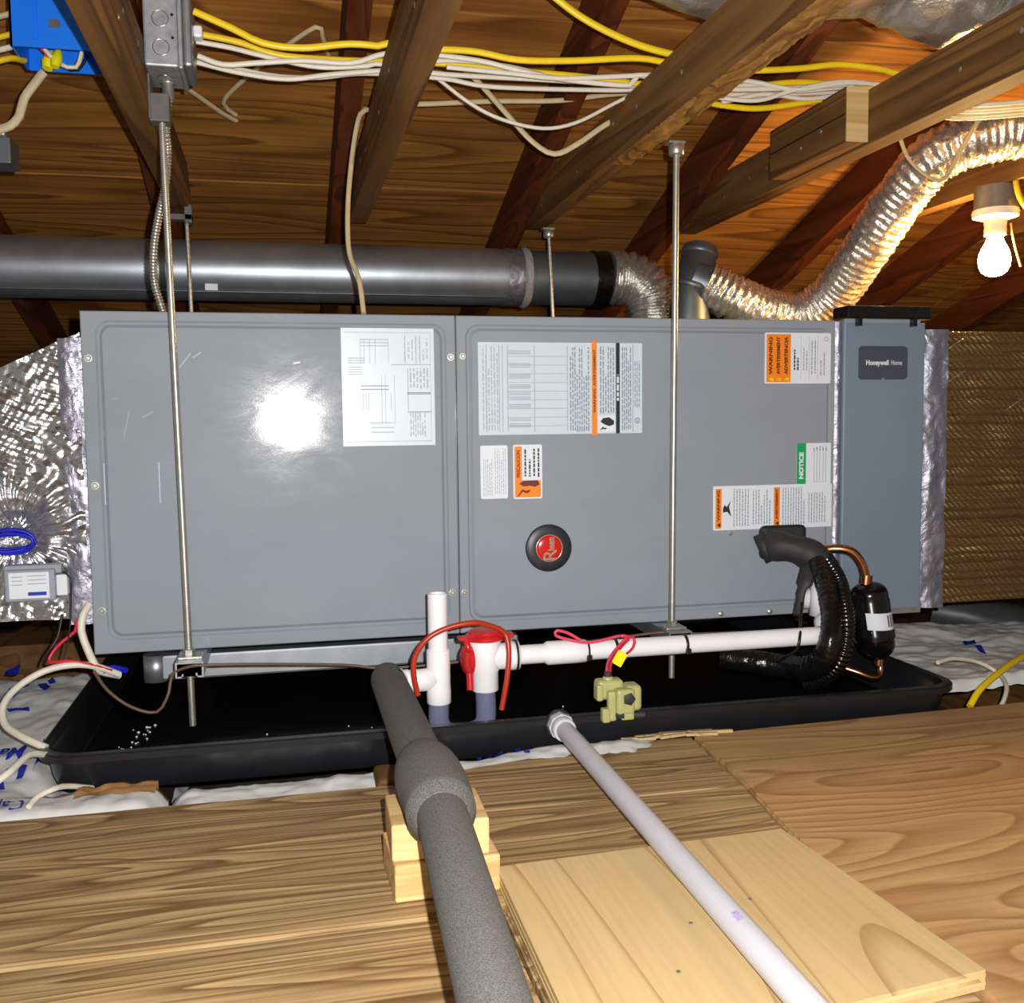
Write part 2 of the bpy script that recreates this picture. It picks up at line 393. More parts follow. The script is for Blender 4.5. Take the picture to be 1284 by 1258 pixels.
for x, wd in ties:
    m = prism_x([(-2.3, TB), (.715, TB), (.70, TB+.02), (.60, TT), (-2.3, TT)], x, x+.04)
    t = thing('roof_tie', (x+.02, -.8, TB), 'brown wooden roof tie '+wd, 'beam', 'roof ties')
    put('timber', m, 'tie_wood', t)
    if x == .88:
        put('bark_edge', grid(lambda u, v: (.8805+.0395*u, -.75+.85*v, TB-.0006-.005*max(0, nz(u*3, v*22)+.15)*min(1, 4*u)-.003*max(0, nz(u*9, v*80))), 14, 220), 'bark', t, 'crumbly golden bark under the tie')
    for k in range(5):   # knots and nail heads
        y = rand_u(-.5, .6); z = rand_u(TB+.02, TT-.02)
        put('nail', lathe([(.004, -.0015), (.004, 0), (.0025, .001)], (x if x > .29 else x+.04, y, z), (-1 if x > .29 else 1, 0, 0), 8), 'zinc', t)
# short block scabbed to the fourth tie
sbk = thing('wood_block', (1.249, .03, TB), 'short pale-ended wood block nailed to the side of a tie', 'block')
put('timber', box(1.228, 1.2695, -.099, .17, TB+.002, TT+.004, .002), 'tie_wood', sbk)
put('end_grain', box(1.2285, 1.269, -.101, -.0985, TB+.0025, TT+.0035, .0005), 'lumber', sbk, 'pale sawn end')
put('nail', lathe([(.004, 0), (.004, .002)], (1.228, -.02, TB+.04), (-1, 0, 0), 8), 'zinc', sbk); put('nail', lathe([(.004, 0), (.004, .002)], (1.228, .05, TB+.03), (-1, 0, 0), 8), 'zinc', sbk)
put('crack', box(1.2272, 1.2285, -.098, .165, TB+.047, TB+.049), 'black_wire', sbk)
# ceiling joists that carry the boards
for k, x in enumerate([-.76, -.35, .06, .47, .88, 1.29, 1.70]):
    put('ceiling_joist', box(x, x+.04, -1.6, 3.6, -.16, -.022), 'joist_wood', None, 'brown ceiling joist under the floor boards, number %s from the left' % ['one', 'two', 'three', 'four', 'five', 'six', 'seven'][k], 'joist', 'ceiling joists')
# floor boards
def plank(poly, mat, z0=-.0215, z1=0.0, name='plank'):
    m = prism_z(poly, z0, z1); bm = bmesh.new(); bm.from_mesh(m)
    bmesh.ops.bevel(bm, geom=[e for e in bm.edges if abs(e.verts[0].co.z-e.verts[1].co.z) < 1e-6 and e.verts[0].co.z > z1-1e-4], offset=.0025, segments=2, affect='EDGES'); bm.to_mesh(m); bm.free()
    return put(name, m, mat, flr)
def wob(x0, x1, y, a=.003, n=14, s=1): return [(x0+(x1-x0)*i/n, y+a*nz(i*.9*s, y*9)) for i in range(n+1)]
EX = .428
plank(wob(-.9, EX, -.345, .006)+wob(EX, -.9, -.470, .002), 'old_plank', z1=-.004)
plank([(-.9, -.474), (.867, -.474), (.848, -.616), (.840, -.7145), (-.9, -.7145)], 'old_plank')
plank([(EX+.004, -.325), (.5, -.322), (.55, -.308), (.61, -.296), (.66, -.281), (.70, -.285), (.74, -.27), (.78, -.276), (.83, -.262), (.885, -.262), (.868, -.4705), (EX+.004, -.4705)], 'old_plank', z1=-.002)
plank([(-.9, -.719), (.488, -.719), (.488, -.925), (-.9, -.925)], 'old_plank', z1=-.003)
plank([(-.9, -.929), (.488, -.929), (.488, -1.25), (-.9, -1.25)], 'old_plank')
plank([(.492, -.719), (.842, -.719), (.842, -1.25), (.492, -1.25)], 'old_plank', z1=-.004)
plank([(.8895, -.262), (1.0, -.254), (1.5, -.236), (2.4, -.215), (2.4, -1.25), (.846, -1.25), (.846, -.719), (.8525, -.616), (.871, -.474)], 'floor_plywood', name='plywood_panel')
# torn splinters at the broken corner between the boards
for k in range(7):
    a = rand_u(-.2, .2); x = .80+.02*k; L_ = rand_u(.02, .045)
    put('splinter', xf(box(-L_, L_, -.0025, .0025, 0, .004), Matrix.Translation((x, -.262+rand_u(-.008, .012), .0))@Matrix.Rotation(a, 4, 'Z')), 'new_plywood', flr)
# pale plywood offcut lying on the boards
off = thing('plywood_offcut', (.67, -.81, 0), 'pale new plywood offcut lying on the old floor boards', 'plywood')
poly = [(.496, -.668), (.826, -.652), (.8485, -.958), (.492, -1.0)]
for i in range(5):
    put('ply_layer', prism_z([(x+(.0006 if i % 2 else 0), y) for x, y in poly], .0005+.0035*i, .0005+.0035*(i+1)-.0002), 'new_plywood' if i % 2 == 0 else 'lumber', off)
for k in range(4):
    x, y = rand_u(.53, .8), rand_u(-.9, -.7)
    put('nail', lathe([(.002, 0), (.002, .0006), (.0005, .001)], (x, y, .0178), seg=8), 'dark_box', off)

# ================================================================== AIR HANDLER
ah = thing('air_handler', (UX/2, .27, ZU), 'long grey horizontal air handler hanging above the black drain pan', 'air handler')
put('cabinet', box(.002, UX-.002, .012, UD, ZU, ZT-.002, .003), 'grey_flange', ah)
XS = .5785      # seam between the two access panels
def access_panel(x0, x1, fx0, fx1, fz0, fz1):
    def L(a0, a1, c0, c1, r, y): return [(x, y, z) for x, z in rrect(a0, a1, c0, c1, r, 6)]
    z0, z1 = ZU+.001, ZT-.001
    ls = [L(x0, x1, z0, z1, .001, .014), L(x0, x1, z0, z1, .001, .0015), L(x0+.0015, x1-.0015, z0+.0015, z1-.0015, .001, 0),
          L(fx0, fx1, fz0, fz1, .022, 0), L(fx0+.003, fx1-.003, fz0+.003, fz1-.003, .02, .0035), L(fx0+.006, fx1-.006, fz0+.006, fz1-.006, .018, .0035),
          L(fx0+.011, fx1-.011, fz0+.011, fz1-.011, .015, -.0012)]
    return loops(ls, True, False, False)
pl = put('access_panel', access_panel(.0, XS-.001, .020, XS-.016, ZU+.021, ZT-.015), 'grey_paint', ah)
pr = put('access_panel', access_panel(XS+.001, UX, XS+.016, UX-.006, ZU+.018, ZT-.015), 'grey_paint', ah)
def screw(parent, x, z, y=0.0, r=.0045):
    put('screw', join(lathe([(r*1.3, .0), (r*1.3, .001)], (x, y, z), (0, -1, 0), 12), lathe([(r, .001), (r, .0035), (r*.7, .0042)], (x, y, z), (0, -1, 0), 6, False)), 'zinc', parent)
for x, z in ((.010, .58), (.012, .385), (.014, .19)): screw(pl, x, z)
for p in ((565, 448), (567, 743)): q = PY(*p, 0); screw(pl, q.x, q.z)
for p in ((580, 447), (582, 743), (915, 669), (904, 770), (965, 767)): q = PY(*p, 0); screw(pr, q.x, q.z, 0, .004)
# faint knock-out outline on the left panel, drawn as pale and grey strips
a, b = PY(130, 581, 0), PY(226, 630, 0); yk = -.0019
for r_ in ((a.x, a.x+.0012, b.z, a.z), (b.x-.03, b.x-.029, b.z, a.z)):
    put('knockout_outline', box(r_[0], r_[1], yk, -.001, r_[2], r_[3]), 'label_pale', pl)
put('knockout_outline', box(a.x, b.x, yk+.0004, -.001, a.z-.0008, a.z), 'mid_ink', pl)
put('knockout_outline', box(a.x, b.x, yk+.0004, -.001, b.z, b.z+.0008), 'mid_ink', pl)
# a few rubbed marks on the left panel
for px, py, L_, an in ((232, 452, .03, .9), (158, 535, .05, 1.35), (185, 520, .02, .5), (247, 445, .016, .6), (372, 455, .012, .2), (142, 500, .012, .1)):
    c = PY(px, py, -.0012)
    put('scuff', xf(box(-L_/2, L_/2, -.0003, .0006, -.0016, .0016, .0003, 1), Matrix.Translation(c)@Matrix.Rotation(-an, 4, 'Y')), 'grey_flange', pl)

YL = -.0022
class Label:
    def __init__(s, name, px0, py0, px1, py1, mat, parent, label, rad=.003, y=-.0012):
        a, b = PY(px0, py0, y), PY(px1, py1, y); s.x0, s.x1, s.z0, s.z1 = a.x, b.x, b.z, a.z; s.y = y
        s.o = put(name, prism_y(rrect(s.x0, s.x1, s.z0, s.z1, rad, 3), y-.0008, y+.0004), mat, parent, label)
        s.k = 0
    def X(s, u): return s.x0+(s.x1-s.x0)*u
    def Z(s, v): return s.z1-(s.z1-s.z0)*v
    def yy(s): s.k += 1; return s.y-.0008-.00012*s.k
    def band(s, name, u0, v0, u1, v1, mat, label=None): return put(name, quads([(s.X(u0), s.X(u1), s.Z(v1), s.Z(v0))], s.yy()), mat, s.o, label)
    def poly(s, name, pts, mat):
        y = s.yy(); me = bpy.data.meshes.new('m'); me.from_pydata([(s.X(u), y, s.Z(v)) for u, v in pts], [], [list(range(len(pts)))])
        return put(name, me, mat, s.o)
    def fine(s, u0, v0, u1, v1, n, mat='mid_ink', dens=.5, brk=.8, name='fine_print'):
        R = []; w_ = (u1-u0)/n
        for i in range(n):
            v = v1-rand_u(0, .02); end = v0+(v1-v0)*(0 if random.random() < brk else rand_u(0, .5))
            while v > end:
                L_ = rand_u(.03, .09); R.append((s.X(u0+w_*(i+.5-dens/2)), s.X(u0+w_*(i+.5+dens/2)), s.Z(v), s.Z(max(v-L_, end)))); v -= L_+.015
        return put(name, quads(R, s.yy()), mat, s.o, kind='stuff')
    def hlines(s, u0, v0, u1, v1, n, mat='faint_ink', th=.008, name='ruled_line'):
        R = []
        for i in range(n):
            v = v0+(v1-v0)*(i+.5)/n; R.append((s.X(u0), s.X(u1), s.Z(v+th), s.Z(v)))
        return put(name, quads(R, s.yy()), mat, s.o, kind='stuff')
    def vlines(s, us, v0, v1, mat='faint_ink', th=.006, name='ruled_line'):
        return put(name, quads([(s.X(u), s.X(u+th), s.Z(v1), s.Z(v0)) for u in us], s.yy()), mat, s.o, kind='stuff')
    def text(s, body, u, v, size, mat, bold=0, sx=1.0, name='lettering', fit=None):
        me = text_mesh(body, size, Matrix.Identity(4), bold, sx=1)
        if fit:
            xs = [q.co.x for q in me.vertices]; k = fit*(s.z1-s.z0)/(max(xs)-min(xs)); me.transform(Matrix.Diagonal((k, 1, 1, 1)))
        me.transform(M_up(s.X(u), s.yy(), s.Z(v))); return put(name, me, mat, s.o)
# wiring diagram sheet
d = Label('wiring_diagram', 427, 411, 546, 558, 'label_pale', pl, 'pale wiring diagram sheet stuck on the left panel', .001)
d.band('frame_line', .03, .035, .97, .04, 'faint_ink'); d.band('frame_line', .03, .96, .97, .965, 'faint_ink'); d.band('frame_line', .955, .05, .96, .95, 'faint_ink')
d.hlines(.07, .24, .25, .3, 3); d.hlines(.07, .32, .22, .4, 4, 'mid_ink', .004); d.hlines(.2, .47, .5, .53, 2, 'mid_ink', .008); d.hlines(.2, .08, .5, .16, 3)
d.vlines((.2, .24, .3, .36, .5), .1, .3); d.vlines((.22, .25, .28, .52), .55, .7); d.vlines((.42, .46, .56), .4, .82); d.vlines((.68, .8, .84), .06, .3, 'mid_ink')
d.hlines(.53, .3, .97, .31, 1); d.hlines(.7, .54, .96, .56, 2, 'mid_ink'); d.hlines(.7, .7, .96, .72, 1, 'mid_ink'); d.vlines((.705,), .34, .7, 'mid_ink')
d.fine(.72, .34, .94, .52, 6, 'faint_ink'); d.fine(.72, .72, .9, .93, 7, 'faint_ink'); d.fine(.66, .08, .94, .28, 7, 'faint_ink', .35); d.hlines(.3, .78, .55, .9, 3)
# rating plate
d = Label('rating_label', 599, 429, 805, 543, 'label_pale', pr, 'wide pale rating label with orange and black bands', .001)
d.fine(.02, .04, .12, .96, 6, 'faint_ink', .45); d.vlines((.045, .12, .14), .03, .97)
for v in (.08, .22, .34, .45, .52, .58, .66, .8, .87): d.hlines(.18, v, .31, v+.05, 3, 'mid_ink', .006)
d.hlines(.17, .1, .53, .95, 9); d.vlines((.17, .33, .53), .03, .97)
d.fine(.545, .05, .67, .98, 9, 'mid_ink', .5)
d.band('orange_band', .683, -.02, .715, 1.02, 'label_orange'); d.text('WARNING  AVERTISSEMENT', .7, .42, .0062, 'ink_red', .0002, fit=.70)
d.fine(.73, .04, .825, .78, 6, 'mid_ink', .45); d.band('pictogram_field', .722, .8, .828, .98, 'label_white')
d.poly('pictogram', [(.735, .87), (.75, .83), (.79, .82), (.82, .86), (.82, .9), (.79, .92), (.76, .9)], 'ink'); d.poly('pictogram', [(.73, .97), (.75, .92), (.755, .935), (.775, .94), (.77, .955), (.75, .95)], 'ink')
d.band('black_band', .832, 0, .856, 1, 'badge_black'); d.fine(.836, .35, .852, .65, 1, 'label_white', .75, 1.0)
d.fine(.866, .05, .93, .97, 5, 'mid_ink', .5); d.fine(.945, .2, .985, .72, 3, 'mid_ink', .4)
put('round_mark', ring((d.X(.965), d.yy(), d.Z(.86)), (0, 1, 0), .0045, .0005, 20, 4), 'mid_ink', d.o); d.fine(.955, .83, .975, .89, 2, 'mid_ink', .5); d.vlines((.935,), .02, .98)
# small white label and caution label
d = Label('small_label', 602, 559, 637, 625, 'label_white', pr, 'small plain white label under the rating label')
d.fine(.08, .25, .45, .95, 5, 'faint_ink', .4); d.fine(.5, .06, .95, .92, 6, 'faint_ink', .35)
d = Label('caution_label', 643, 558, 680, 625, 'label_white', pr, 'small orange caution label with a shock pictogram')
d.band('orange_band', .05, .03, .30, .97, 'label_orange'); d.band('orange_band', .05, .66, .95, .97, 'label_orange'); d.text('PRECAUCION', .18, .35, .008, 'ink_red', .0003, fit=.5)
d.fine(.34, .07, .95, .6, 4, 'ink', .38); d.poly('pictogram', [(.2, .72), (.35, .66), (.85, .66), (.9, .74), (.75, .78), (.55, .76), (.35, .77)], 'ink_red')
d.poly('pictogram', [(.13, .95), (.3, .82), (.42, .85), (.6, .83), (.52, .89), (.42, .89), (.32, .865), (.18, .95)], 'ink_red')
# california style warning
d = Label('warning_label', 959, 417, 1041, 481, 'label_white', pr, 'orange and white warning label in the top right corner')
d.band('orange_field', .025, .03, .39, .97, 'label_orange')
for i, wd in enumerate(('WARNING', 'AVERTISSEMENT', 'ADVERTENCIA')):
    d.text(wd, .09+.115*i, .45, .0085, 'ink_red', .0004, fit=.74)
    d.poly('warning_triangle', [(.13+.115*i, .96), (.05+.115*i, .915), (.13+.115*i, .87)], 'label_yellow')
d.fine(.42, .33, .52, .75, 2, 'ink', .45); d.fine(.56, .28, .65, .75, 2, 'mid_ink', .3); d.fine(.68, .15, .78, .82, 2, 'mid_ink', .3); d.fine(.82, .38, .92, .85, 2, 'mid_ink', .3); d.vlines((.535, .66, .79), .06, .94); put('round_mark', ring((d.X(.92), d.yy(), d.Z(.12)), (0, 1, 0), .0035, .0005, 20, 4), 'mid_ink', d.o)
# notice
d = Label('notice_label', 999, 556, 1041, 609, 'label_white', pr, 'green and white notice label above the wide warning label', .001)
d.band('green_band', 0, 0, .27, 1, 'label_green'); d.text('NOTICE', .14, .52, .011, 'label_white', .0006, fit=.62)
d.vlines((.5, .58, .66, .76, .84), .15, .9, 'faint_ink', .02); d.hlines(.5, .88, .9, .93, 1); d.fine(.45, .08, .9, .18, 5, 'mid_ink', .4)
# wide warning
d = Label('wide_warning_label', 894, 610, 1042, 660, 'label_white', pr, 'wide white warning label with two orange bands beside the refrigerant lines', y=-.0022)
for u0, wd in ((.02, 'WARNING'), (.505, 'AVERTISSEMENT')):
    d.band('orange_band', u0, .06, u0+.05, .96, 'label_orange'); d.text(wd, u0+.025, .44, .0065, 'ink_red', .0003, fit=.7); d.poly('warning_triangle', [(u0+.04, .93), (u0+.01, .88), (u0+.04, .83)], 'ink')
d.poly('pictogram', [(.08, .5), (.095, .42), (.11, .48), (.145, .33), (.13, .48), (.15, .7), (.115, .58), (.08, .6)], 'ink')
d.fine(.16, .07, .3, .93, 6, 'mid_ink', .35); d.fine(.32, .1, .48, .9, 7, 'mid_ink', .35); d.fine(.57, .07, .77, .93, 9, 'mid_ink', .35); d.fine(.79, .2, .95, .9, 7, 'mid_ink', .35)
# round emblem
c = PY(687.5, 687, -.001)
em = put('round_emblem', lathe([(.0405, 0), (.0405, .004), (.038, .006), (.024, .006)], c, (0, -1, 0), 48), 'badge_black', pr, 'round black emblem with a red domed centre')
put('red_dome', lathe([(.0225, .005)]+[(.0225*math.cos(t*.157), .0068+.0042*math.sin(t*.157)) for t in range(0, 11)], c, (0, -1, 0), 40), 'emblem_red', em)
put('chrome_ring', ring(c+Vector((0, -.007, 0)), (0, -1, 0), .0229, .0009, 40), 'emblem_chrome', em)
put('lettering', join(text_mesh('R', .034, M_up(c.x+.001, c.y-.0125, c.z-.012), .0003), text_mesh('heem', .017, M_up(c.x+.002, c.y-.0125, c.z+.008), .0005, sx=.62)), 'emblem_chrome', em)

# ================================================================== FILTER CABINET
fx0, fx1 = 1.286, 1.452
fc = thing('filter_cabinet', (1.37, .25, ZU-.005), 'blue-grey filter cabinet at the right end of the air handler', 'filter cabinet')
put('body', box(fx0+.002, fx1-.002, .004, UD, ZU-.003, ZT-.002, .002), 'blue_grey_paint', fc)
dr = put('door', box(fx0, fx1, -.008, .004, ZU, ZT-.004, .003), 'blue_grey_paint', fc)
put('base_flange', box(fx0+.02, fx1, -.01, .03, ZU-.008, ZU+.001, .001), 'zinc', fc)
a, b = PY(1077, 434, -.009), PY(1137, 476, -.009)
bd = put('badge', prism_y(rrect(a.x, b.x, b.z, a.z, .008, 5), -.0105, -.008), 'badge_dark', dr, 'dark rounded brand badge')
put('lettering', text_mesh('Honeywell', .0125, M_flat((a.x+b.x)/2-.0125, -.0107, (a.z+b.z)/2), .0005, sx=.86), 'label_white', bd)
put('lettering', text_mesh('Home', .0125, M_flat((a.x+b.x)/2+.0265, -.0107, (a.z+b.z)/2), .0001, sx=.72), 'label_white', bd)
put('notch', lathe([(.003, 0), (.003, .0006)], ((a.x+b.x)/2, -.0105, b.z), (0, -1, 0), 12), 'blue_grey_paint', bd)
cp = put('top_cap', box(fx0-.002, fx1+.003, -.022, .03, ZT+.001, ZT+.024, .003), 'black_gloss', fc, 'glossy black top cap')
for x in (fx0+.02, fx1-.035): put('clip', box(x, x+.007, -.0235, -.01, ZT-.012, ZT+.02, .0008), 'black_gloss', cp)
put('lip', box(fx0, fx1-.012, -.010, .0, ZT-.006, ZT+.003, .001), 'grey_flange', dr)
put('foil_seam', grid(lambda u, v: (UX-.001+(fx0-UX+.004)*u, .001-.004*math.sin(math.pi*u)+.0015*nz(u*3, v*40), ZU+.0+(UH-.003)*v), 5, 90), 'foil_tape', fc, 'crinkled foil tape over the joint')

# ================================================================== RETURN DUCT (right) AND SUPPLY PLENUM (left)
rd = thing('return_duct', (2.0, .28, ZU), 'brown foil-wrapped rectangular duct right of the filter cabinet', 'duct')
def wrap(u, v):
    x = 1.497+1.0*u; z = .124+.512*v; y = .012-.007*math.sin(math.pi*v)**.5
    zz_ = z+.005*nz(x*5, z*18)+.003*nz(x*18, z*40)
    cre = abs(math.sin(zz_*math.pi/.0165))
    y -= .0045*cre**.5+.006*nz(x*2.5, z*34)
    y -= .0028*math.sin((x+.9*z+.01*nz(x*12, z*12))*2*math.pi/.0125)*(.5+nz(x*15, z*30, 2))
    return (x, y, z)
put('duct_wrap', grid(wrap, 420, 260), 'foil_brown', rd)
put('duct_core', box(1.453, 2.797, .018, .55, .122, .634, .006), 'foil_brown', rd)
def tp(u, v): x = 1.4515+.052*u; z = .118+.52*v; return (x, .006-.010*u-.004*math.sin(math.pi*u)+.004*nz(x*50, z*14)+.002*nz(x*120, z*70), z)
put('foil_tape', grid(tp, 14, 120), 'foil_tape', rd, 'silver foil tape strip along the edge')
for k, (px, py) in enumerate(((1186, 440), (1188, 480), (1260, 515))):
    q = PY(px, py, -.004); put('loose_strand', tube([q, q+Vector((.015, -.006, .012)), q+Vector((.034, -.004, .022))], .0008, 5), 'foil_bright', rd)

sp = thing('supply_plenum', (-.3, .3, .17), 'silver foil-wrapped plenum at the left end of the air handler', 'duct')
def ptop(x): return .622+.47*(x) if x > -.22 else .5186+.15*(x+.22)
def pl_front(u, v):
    x = -.004-.75*u; zt = ptop(x); z = .178+(zt-.178)*v
    cx, cz = -.11, .315
    dd = math.hypot(x-cx, z-cz); an = math.atan2(z-cz, x-cx)
    y = .012-.012*math.sin(math.pi*min(1, max(0, v)))+.10*max(0, -x-.10)**1.2
    y += .010*nz(x*15, z*15)+.004*nz(x*60, z*60)
    y += .006*math.exp(-(dd/.10)**2)*math.sin(an*22+3*nz(x*20, z*20))+.02*math.exp(-(dd/.03)**2)
    j1, j2 = .012*nz(x*9, z*9, 5), .012*nz(x*9, z*9, 8)
    y += .0024*math.sin((x+z*.4+j1)*2*math.pi/.017)*math.sin((z-x*.25+j2)*2*math.pi/.014)*max(0, 1-math.exp(-(dd/.12)**2))*(.6+.8*nz(x*14, z*14, 3))
    return (x, y, z)
put('foil_wrap', grid(pl_front, 260, 190), 'foil_quilt', sp)
put('duct_core', prism_y([(-.004, .178), (-.75, .178), (-.75, ptop(-.75)), (-.22, ptop(-.22)), (-.004, .62)], .045, .55), 'foil_bright', sp)
def pl_top(u, v): x = -.004-.75*u; return (x, .012+.53*v+.10*max(0, -x-.10)**1.2*(1-v), ptop(x)+.003+.006*nz(x*20, v*9)-.004*(1-v))
put('foil_top', grid(pl_top, 80, 40), 'foil_bright', sp)
def tpl(u, v): z = .17+.44*v; x = .0+.0-.034*u; return (x, .002-.003*math.sin(math.pi*u)+.003*nz(x*60, z*18)+.0015*nz(x*140, z*90), z)
put('foil_tape', grid(tpl, 12, 110), 'foil_tape', sp, 'smooth foil tape strip beside the grey panel')
put('insulation_pin', lathe([(.012, 0), (.012, .002), (.004, .004)], PY(24, 655, .02), (0, -1, 0), 16), 'foil_bright', sp)
# blue wire coil and little grey control box
bc = []
cq = PY(18, 681, -.02)
for k in range(100):
    a = k/100*2*math.pi*6; r_ = .032+.004*math.sin(k*.37); bc.append(cq+Vector((r_*1.05*math.cos(a)-.004, .006*math.sin(k*.2)-.002, .6*r_*math.sin(a)*(.75+.25*math.sin(k*.11)))))
put('wire_coil', tube(bc, .0022, 6, .006), 'blue_wire', None, 'coil of blue wire hanging on the foil plenum', 'wire')
a, b = PY(4, 716, -.03), PY(70, 753, -.03)
gb = thing('control_box', ((a.x+b.x)/2, -.012, b.z), 'small grey control box with a white label on the plenum', 'control box')
put('case', box(a.x, b.x, -.03, .004, b.z, a.z, .003), 'device_grey', gb); put('lid_flange', box(a.x-.002, b.x+.008, -.022, .0, a.z-.008, a.z+.006, .002), 'device_grey', gb)
put('plug', box(b.x, b.x+.016, -.024, -.006, b.z+.006, a.z-.01, .002), 'label_white', gb)
lb = put('paper_label', box(a.x+.007, b.x-.008, -.0312, -.0295, b.z+.005, a.z-.004), 'label_white', gb)
put('blue_mark', quads([(b.x-.038, b.x-.012, b.z+.009, b.z+.0145)], -.0316), 'bag_print', lb)
put('fine_print', quads([(a.x+.011, a.x+.026, a.z-.011-.006*i, a.z-.0095-.006*i) for i in range(3)]+[(a.x+.033, b.x-.012, a.z-.010-.006*i, a.z-.0085-.006*i) for i in range(3)], -.0316), 'faint_ink', lb)
put('wire', tube([(b.x+.012, -.03, a.z-.006), (b.x+.022, -.034, a.z-.014), (b.x+.022, -.034, b.z), (b.x+.018, -.036, b.z-.05), (b.x+.006, -.04, b.z-.10)], .0014, 6), 'black_wire', gb)

# ================================================================== ROUND DUCTS BEHIND THE UNIT
DY = .70
dz = PY(320, 341, DY).z; DR = .0655
xe = PY(742, 349, DY).x
rdt = thing('round_duct', (-.3, DY, dz-DR), 'long galvanised round duct running behind the top of the air handler', 'duct')
xc = PY(655, 345, DY).x
put('pipe', tube([(-1.5, DY, dz), (xc, DY, dz)], DR, 40, .2), 'duct_galv', rdt)
put('pipe', tube([(xc, DY, dz), (xe+.02, DY, dz)], DR-.002, 40, .2), 'dark_galv', rdt)
put('joint_ring', tube([(xc-.006, DY, dz), (xc, DY, dz), (xc+.012, DY, dz)], [DR+.002, DR+.008, DR+.002], 40, raw=True), 'duct_mastic', rdt, 'pale mastic ring round the joint')
put('foil_tape', tube([(xc-.045, DY, dz), (xc-.008, DY, dz)], lambda s, a: DR+.0015+.002*nz(s*90, a*4), 40, .004), 'foil_tape', rdt)
put('black_tape', tube([(xe-.004+.0, DY, dz), (xe+.034, DY, dz)], lambda s, a: DR+.002+.002*nz(s*80, a*3), 40, .004), 'black_tape', rdt, 'black tape band at the end')
lb2 = PY(265, 360, DY-DR+.005); put('sticker', box(lb2.x-.013, lb2.x+.013, DY-DR+.004, DY-DR+.02, lb2.z-.007, lb2.z+.007), 'label_white', rdt)
put('pipe_seam', tube([(-1.5, DY-.045, dz-.0505), (xc-.05, DY-.045, dz-.0505)], .0022, 6, .3), 'dark_galv', rdt)
def flexduct(pts, r, pitch, amp, seg=28, seed=0, crump=.003, raw=False):
    def rr(s, a): return r+amp*math.sin(2*math.pi*(s/pitch+a/(2*math.pi)))+crump*nz(s*45+seed, math.cos(a)*3, math.sin(a)*3)+crump*.7*nz(s*140+seed, math.cos(a)*9, math.sin(a)*9)
    return tube(pts, rr, seg, pitch/6)
fp = [PY(762, 348, DY), PY(790, 350, DY), PY(812, 366, DY-.01), PY(820, 395, DY-.015), PY(820, 440, DY-.02), PY(818, 520, DY-.03)]
put('foil_elbow_duct', flexduct(fp, .062, .016, .0035, 36, 3), 'foil_flex', None, 'short foil flex duct bending down behind the air handler', 'flex duct')
el = thing('duct_elbow', PY(868, 395, .50), 'dark galvanised duct elbow standing behind the air handler', 'duct elbow')
e1 = [PY(864, 440, .50), PY(864, 395, .50), PY(866, 362, .50), PY(875, 330, .52), PY(878, 313, .53)]
put('elbow_pipe', tube(e1, [.05, .05, .046, .042, .040, .040, .040, .040, .040]+[.04]*60, 28, .03), 'dark_galv', el)
put('collar_bead', tube([PY(876, 322, .525), PY(876.6, 319, .526), PY(877.2, 316, .527)], [.0405, .0435, .0405], 28, raw=True), 'dark_galv', el)
put('gore_bead', tube([PY(865, 364, .50), PY(866, 361, .50), PY(867, 358, .50)], [.046, .0495, .046], 28, raw=True), 'dark_galv', el)
put('take_off', tube([PY(868, 350, .50), PY(885, 357, .49), PY(902, 365, .48)], .043, 28, .01), 'dark_galv', el)
fxp = [PY(884, 356, .49), PY(925, 376, .475), PY(965, 391, .48), PY(1005, 394, .47), PY(1046, 368, .41), PY(1086, 312, .29), PY(1124, 255, .20), PY(1163, 205, .12), PY(1205, 181, .08), PY(1250, 168, .06), PY(1310, 160, .04), (1.80, .02, 1.085), (1.95, .0, 1.085), (2.2, -.02, 1.09)]
put('flex_duct', flexduct(fxp, .049, .0165, .0024, 40, 9, .0042), 'foil_flex', None, 'long silver foil flex duct rising to the right towards the bulb', 'flex duct')
put('hanging_strap', tube([PY(1128, 172, .02), PY(1140, 200, .0), PY(1165, 222, -.02), PY(1184, 224, -.02), PY(1205, 188, .0), PY(1226, 152, .02)], .0045, 8, .008, flat=.45, flatdir=(0, 1, 0)), 'old_cable', None, 'off-white cable looped under the rising foil flex duct', 'cable')
tp1 = [(.66, -.27, 1.24), (.75, -.275, 1.19), (.86, -.28, 1.145), (.96, -.29, 1.135), (1.1, -.28, 1.15), (1.2, -.28, 1.155), (1.3, -.29, 1.125), (1.45, -.27, 1.12), (1.62, -.27, 1.118), (1.85, -.25, 1.14), (2.3, -.25, 1.15)]
put('insulated_duct', tube(tp1, lambda s, a: .088+.012*nz(s*9, math.cos(a)*1.5, math.sin(a)*1.5)+.006*nz(s*30, math.cos(a)*4, math.sin(a)*4), 40, .008), 'foil_old', None, 'silver insulated flex duct lying across the roof ties at the top', 'flex duct')

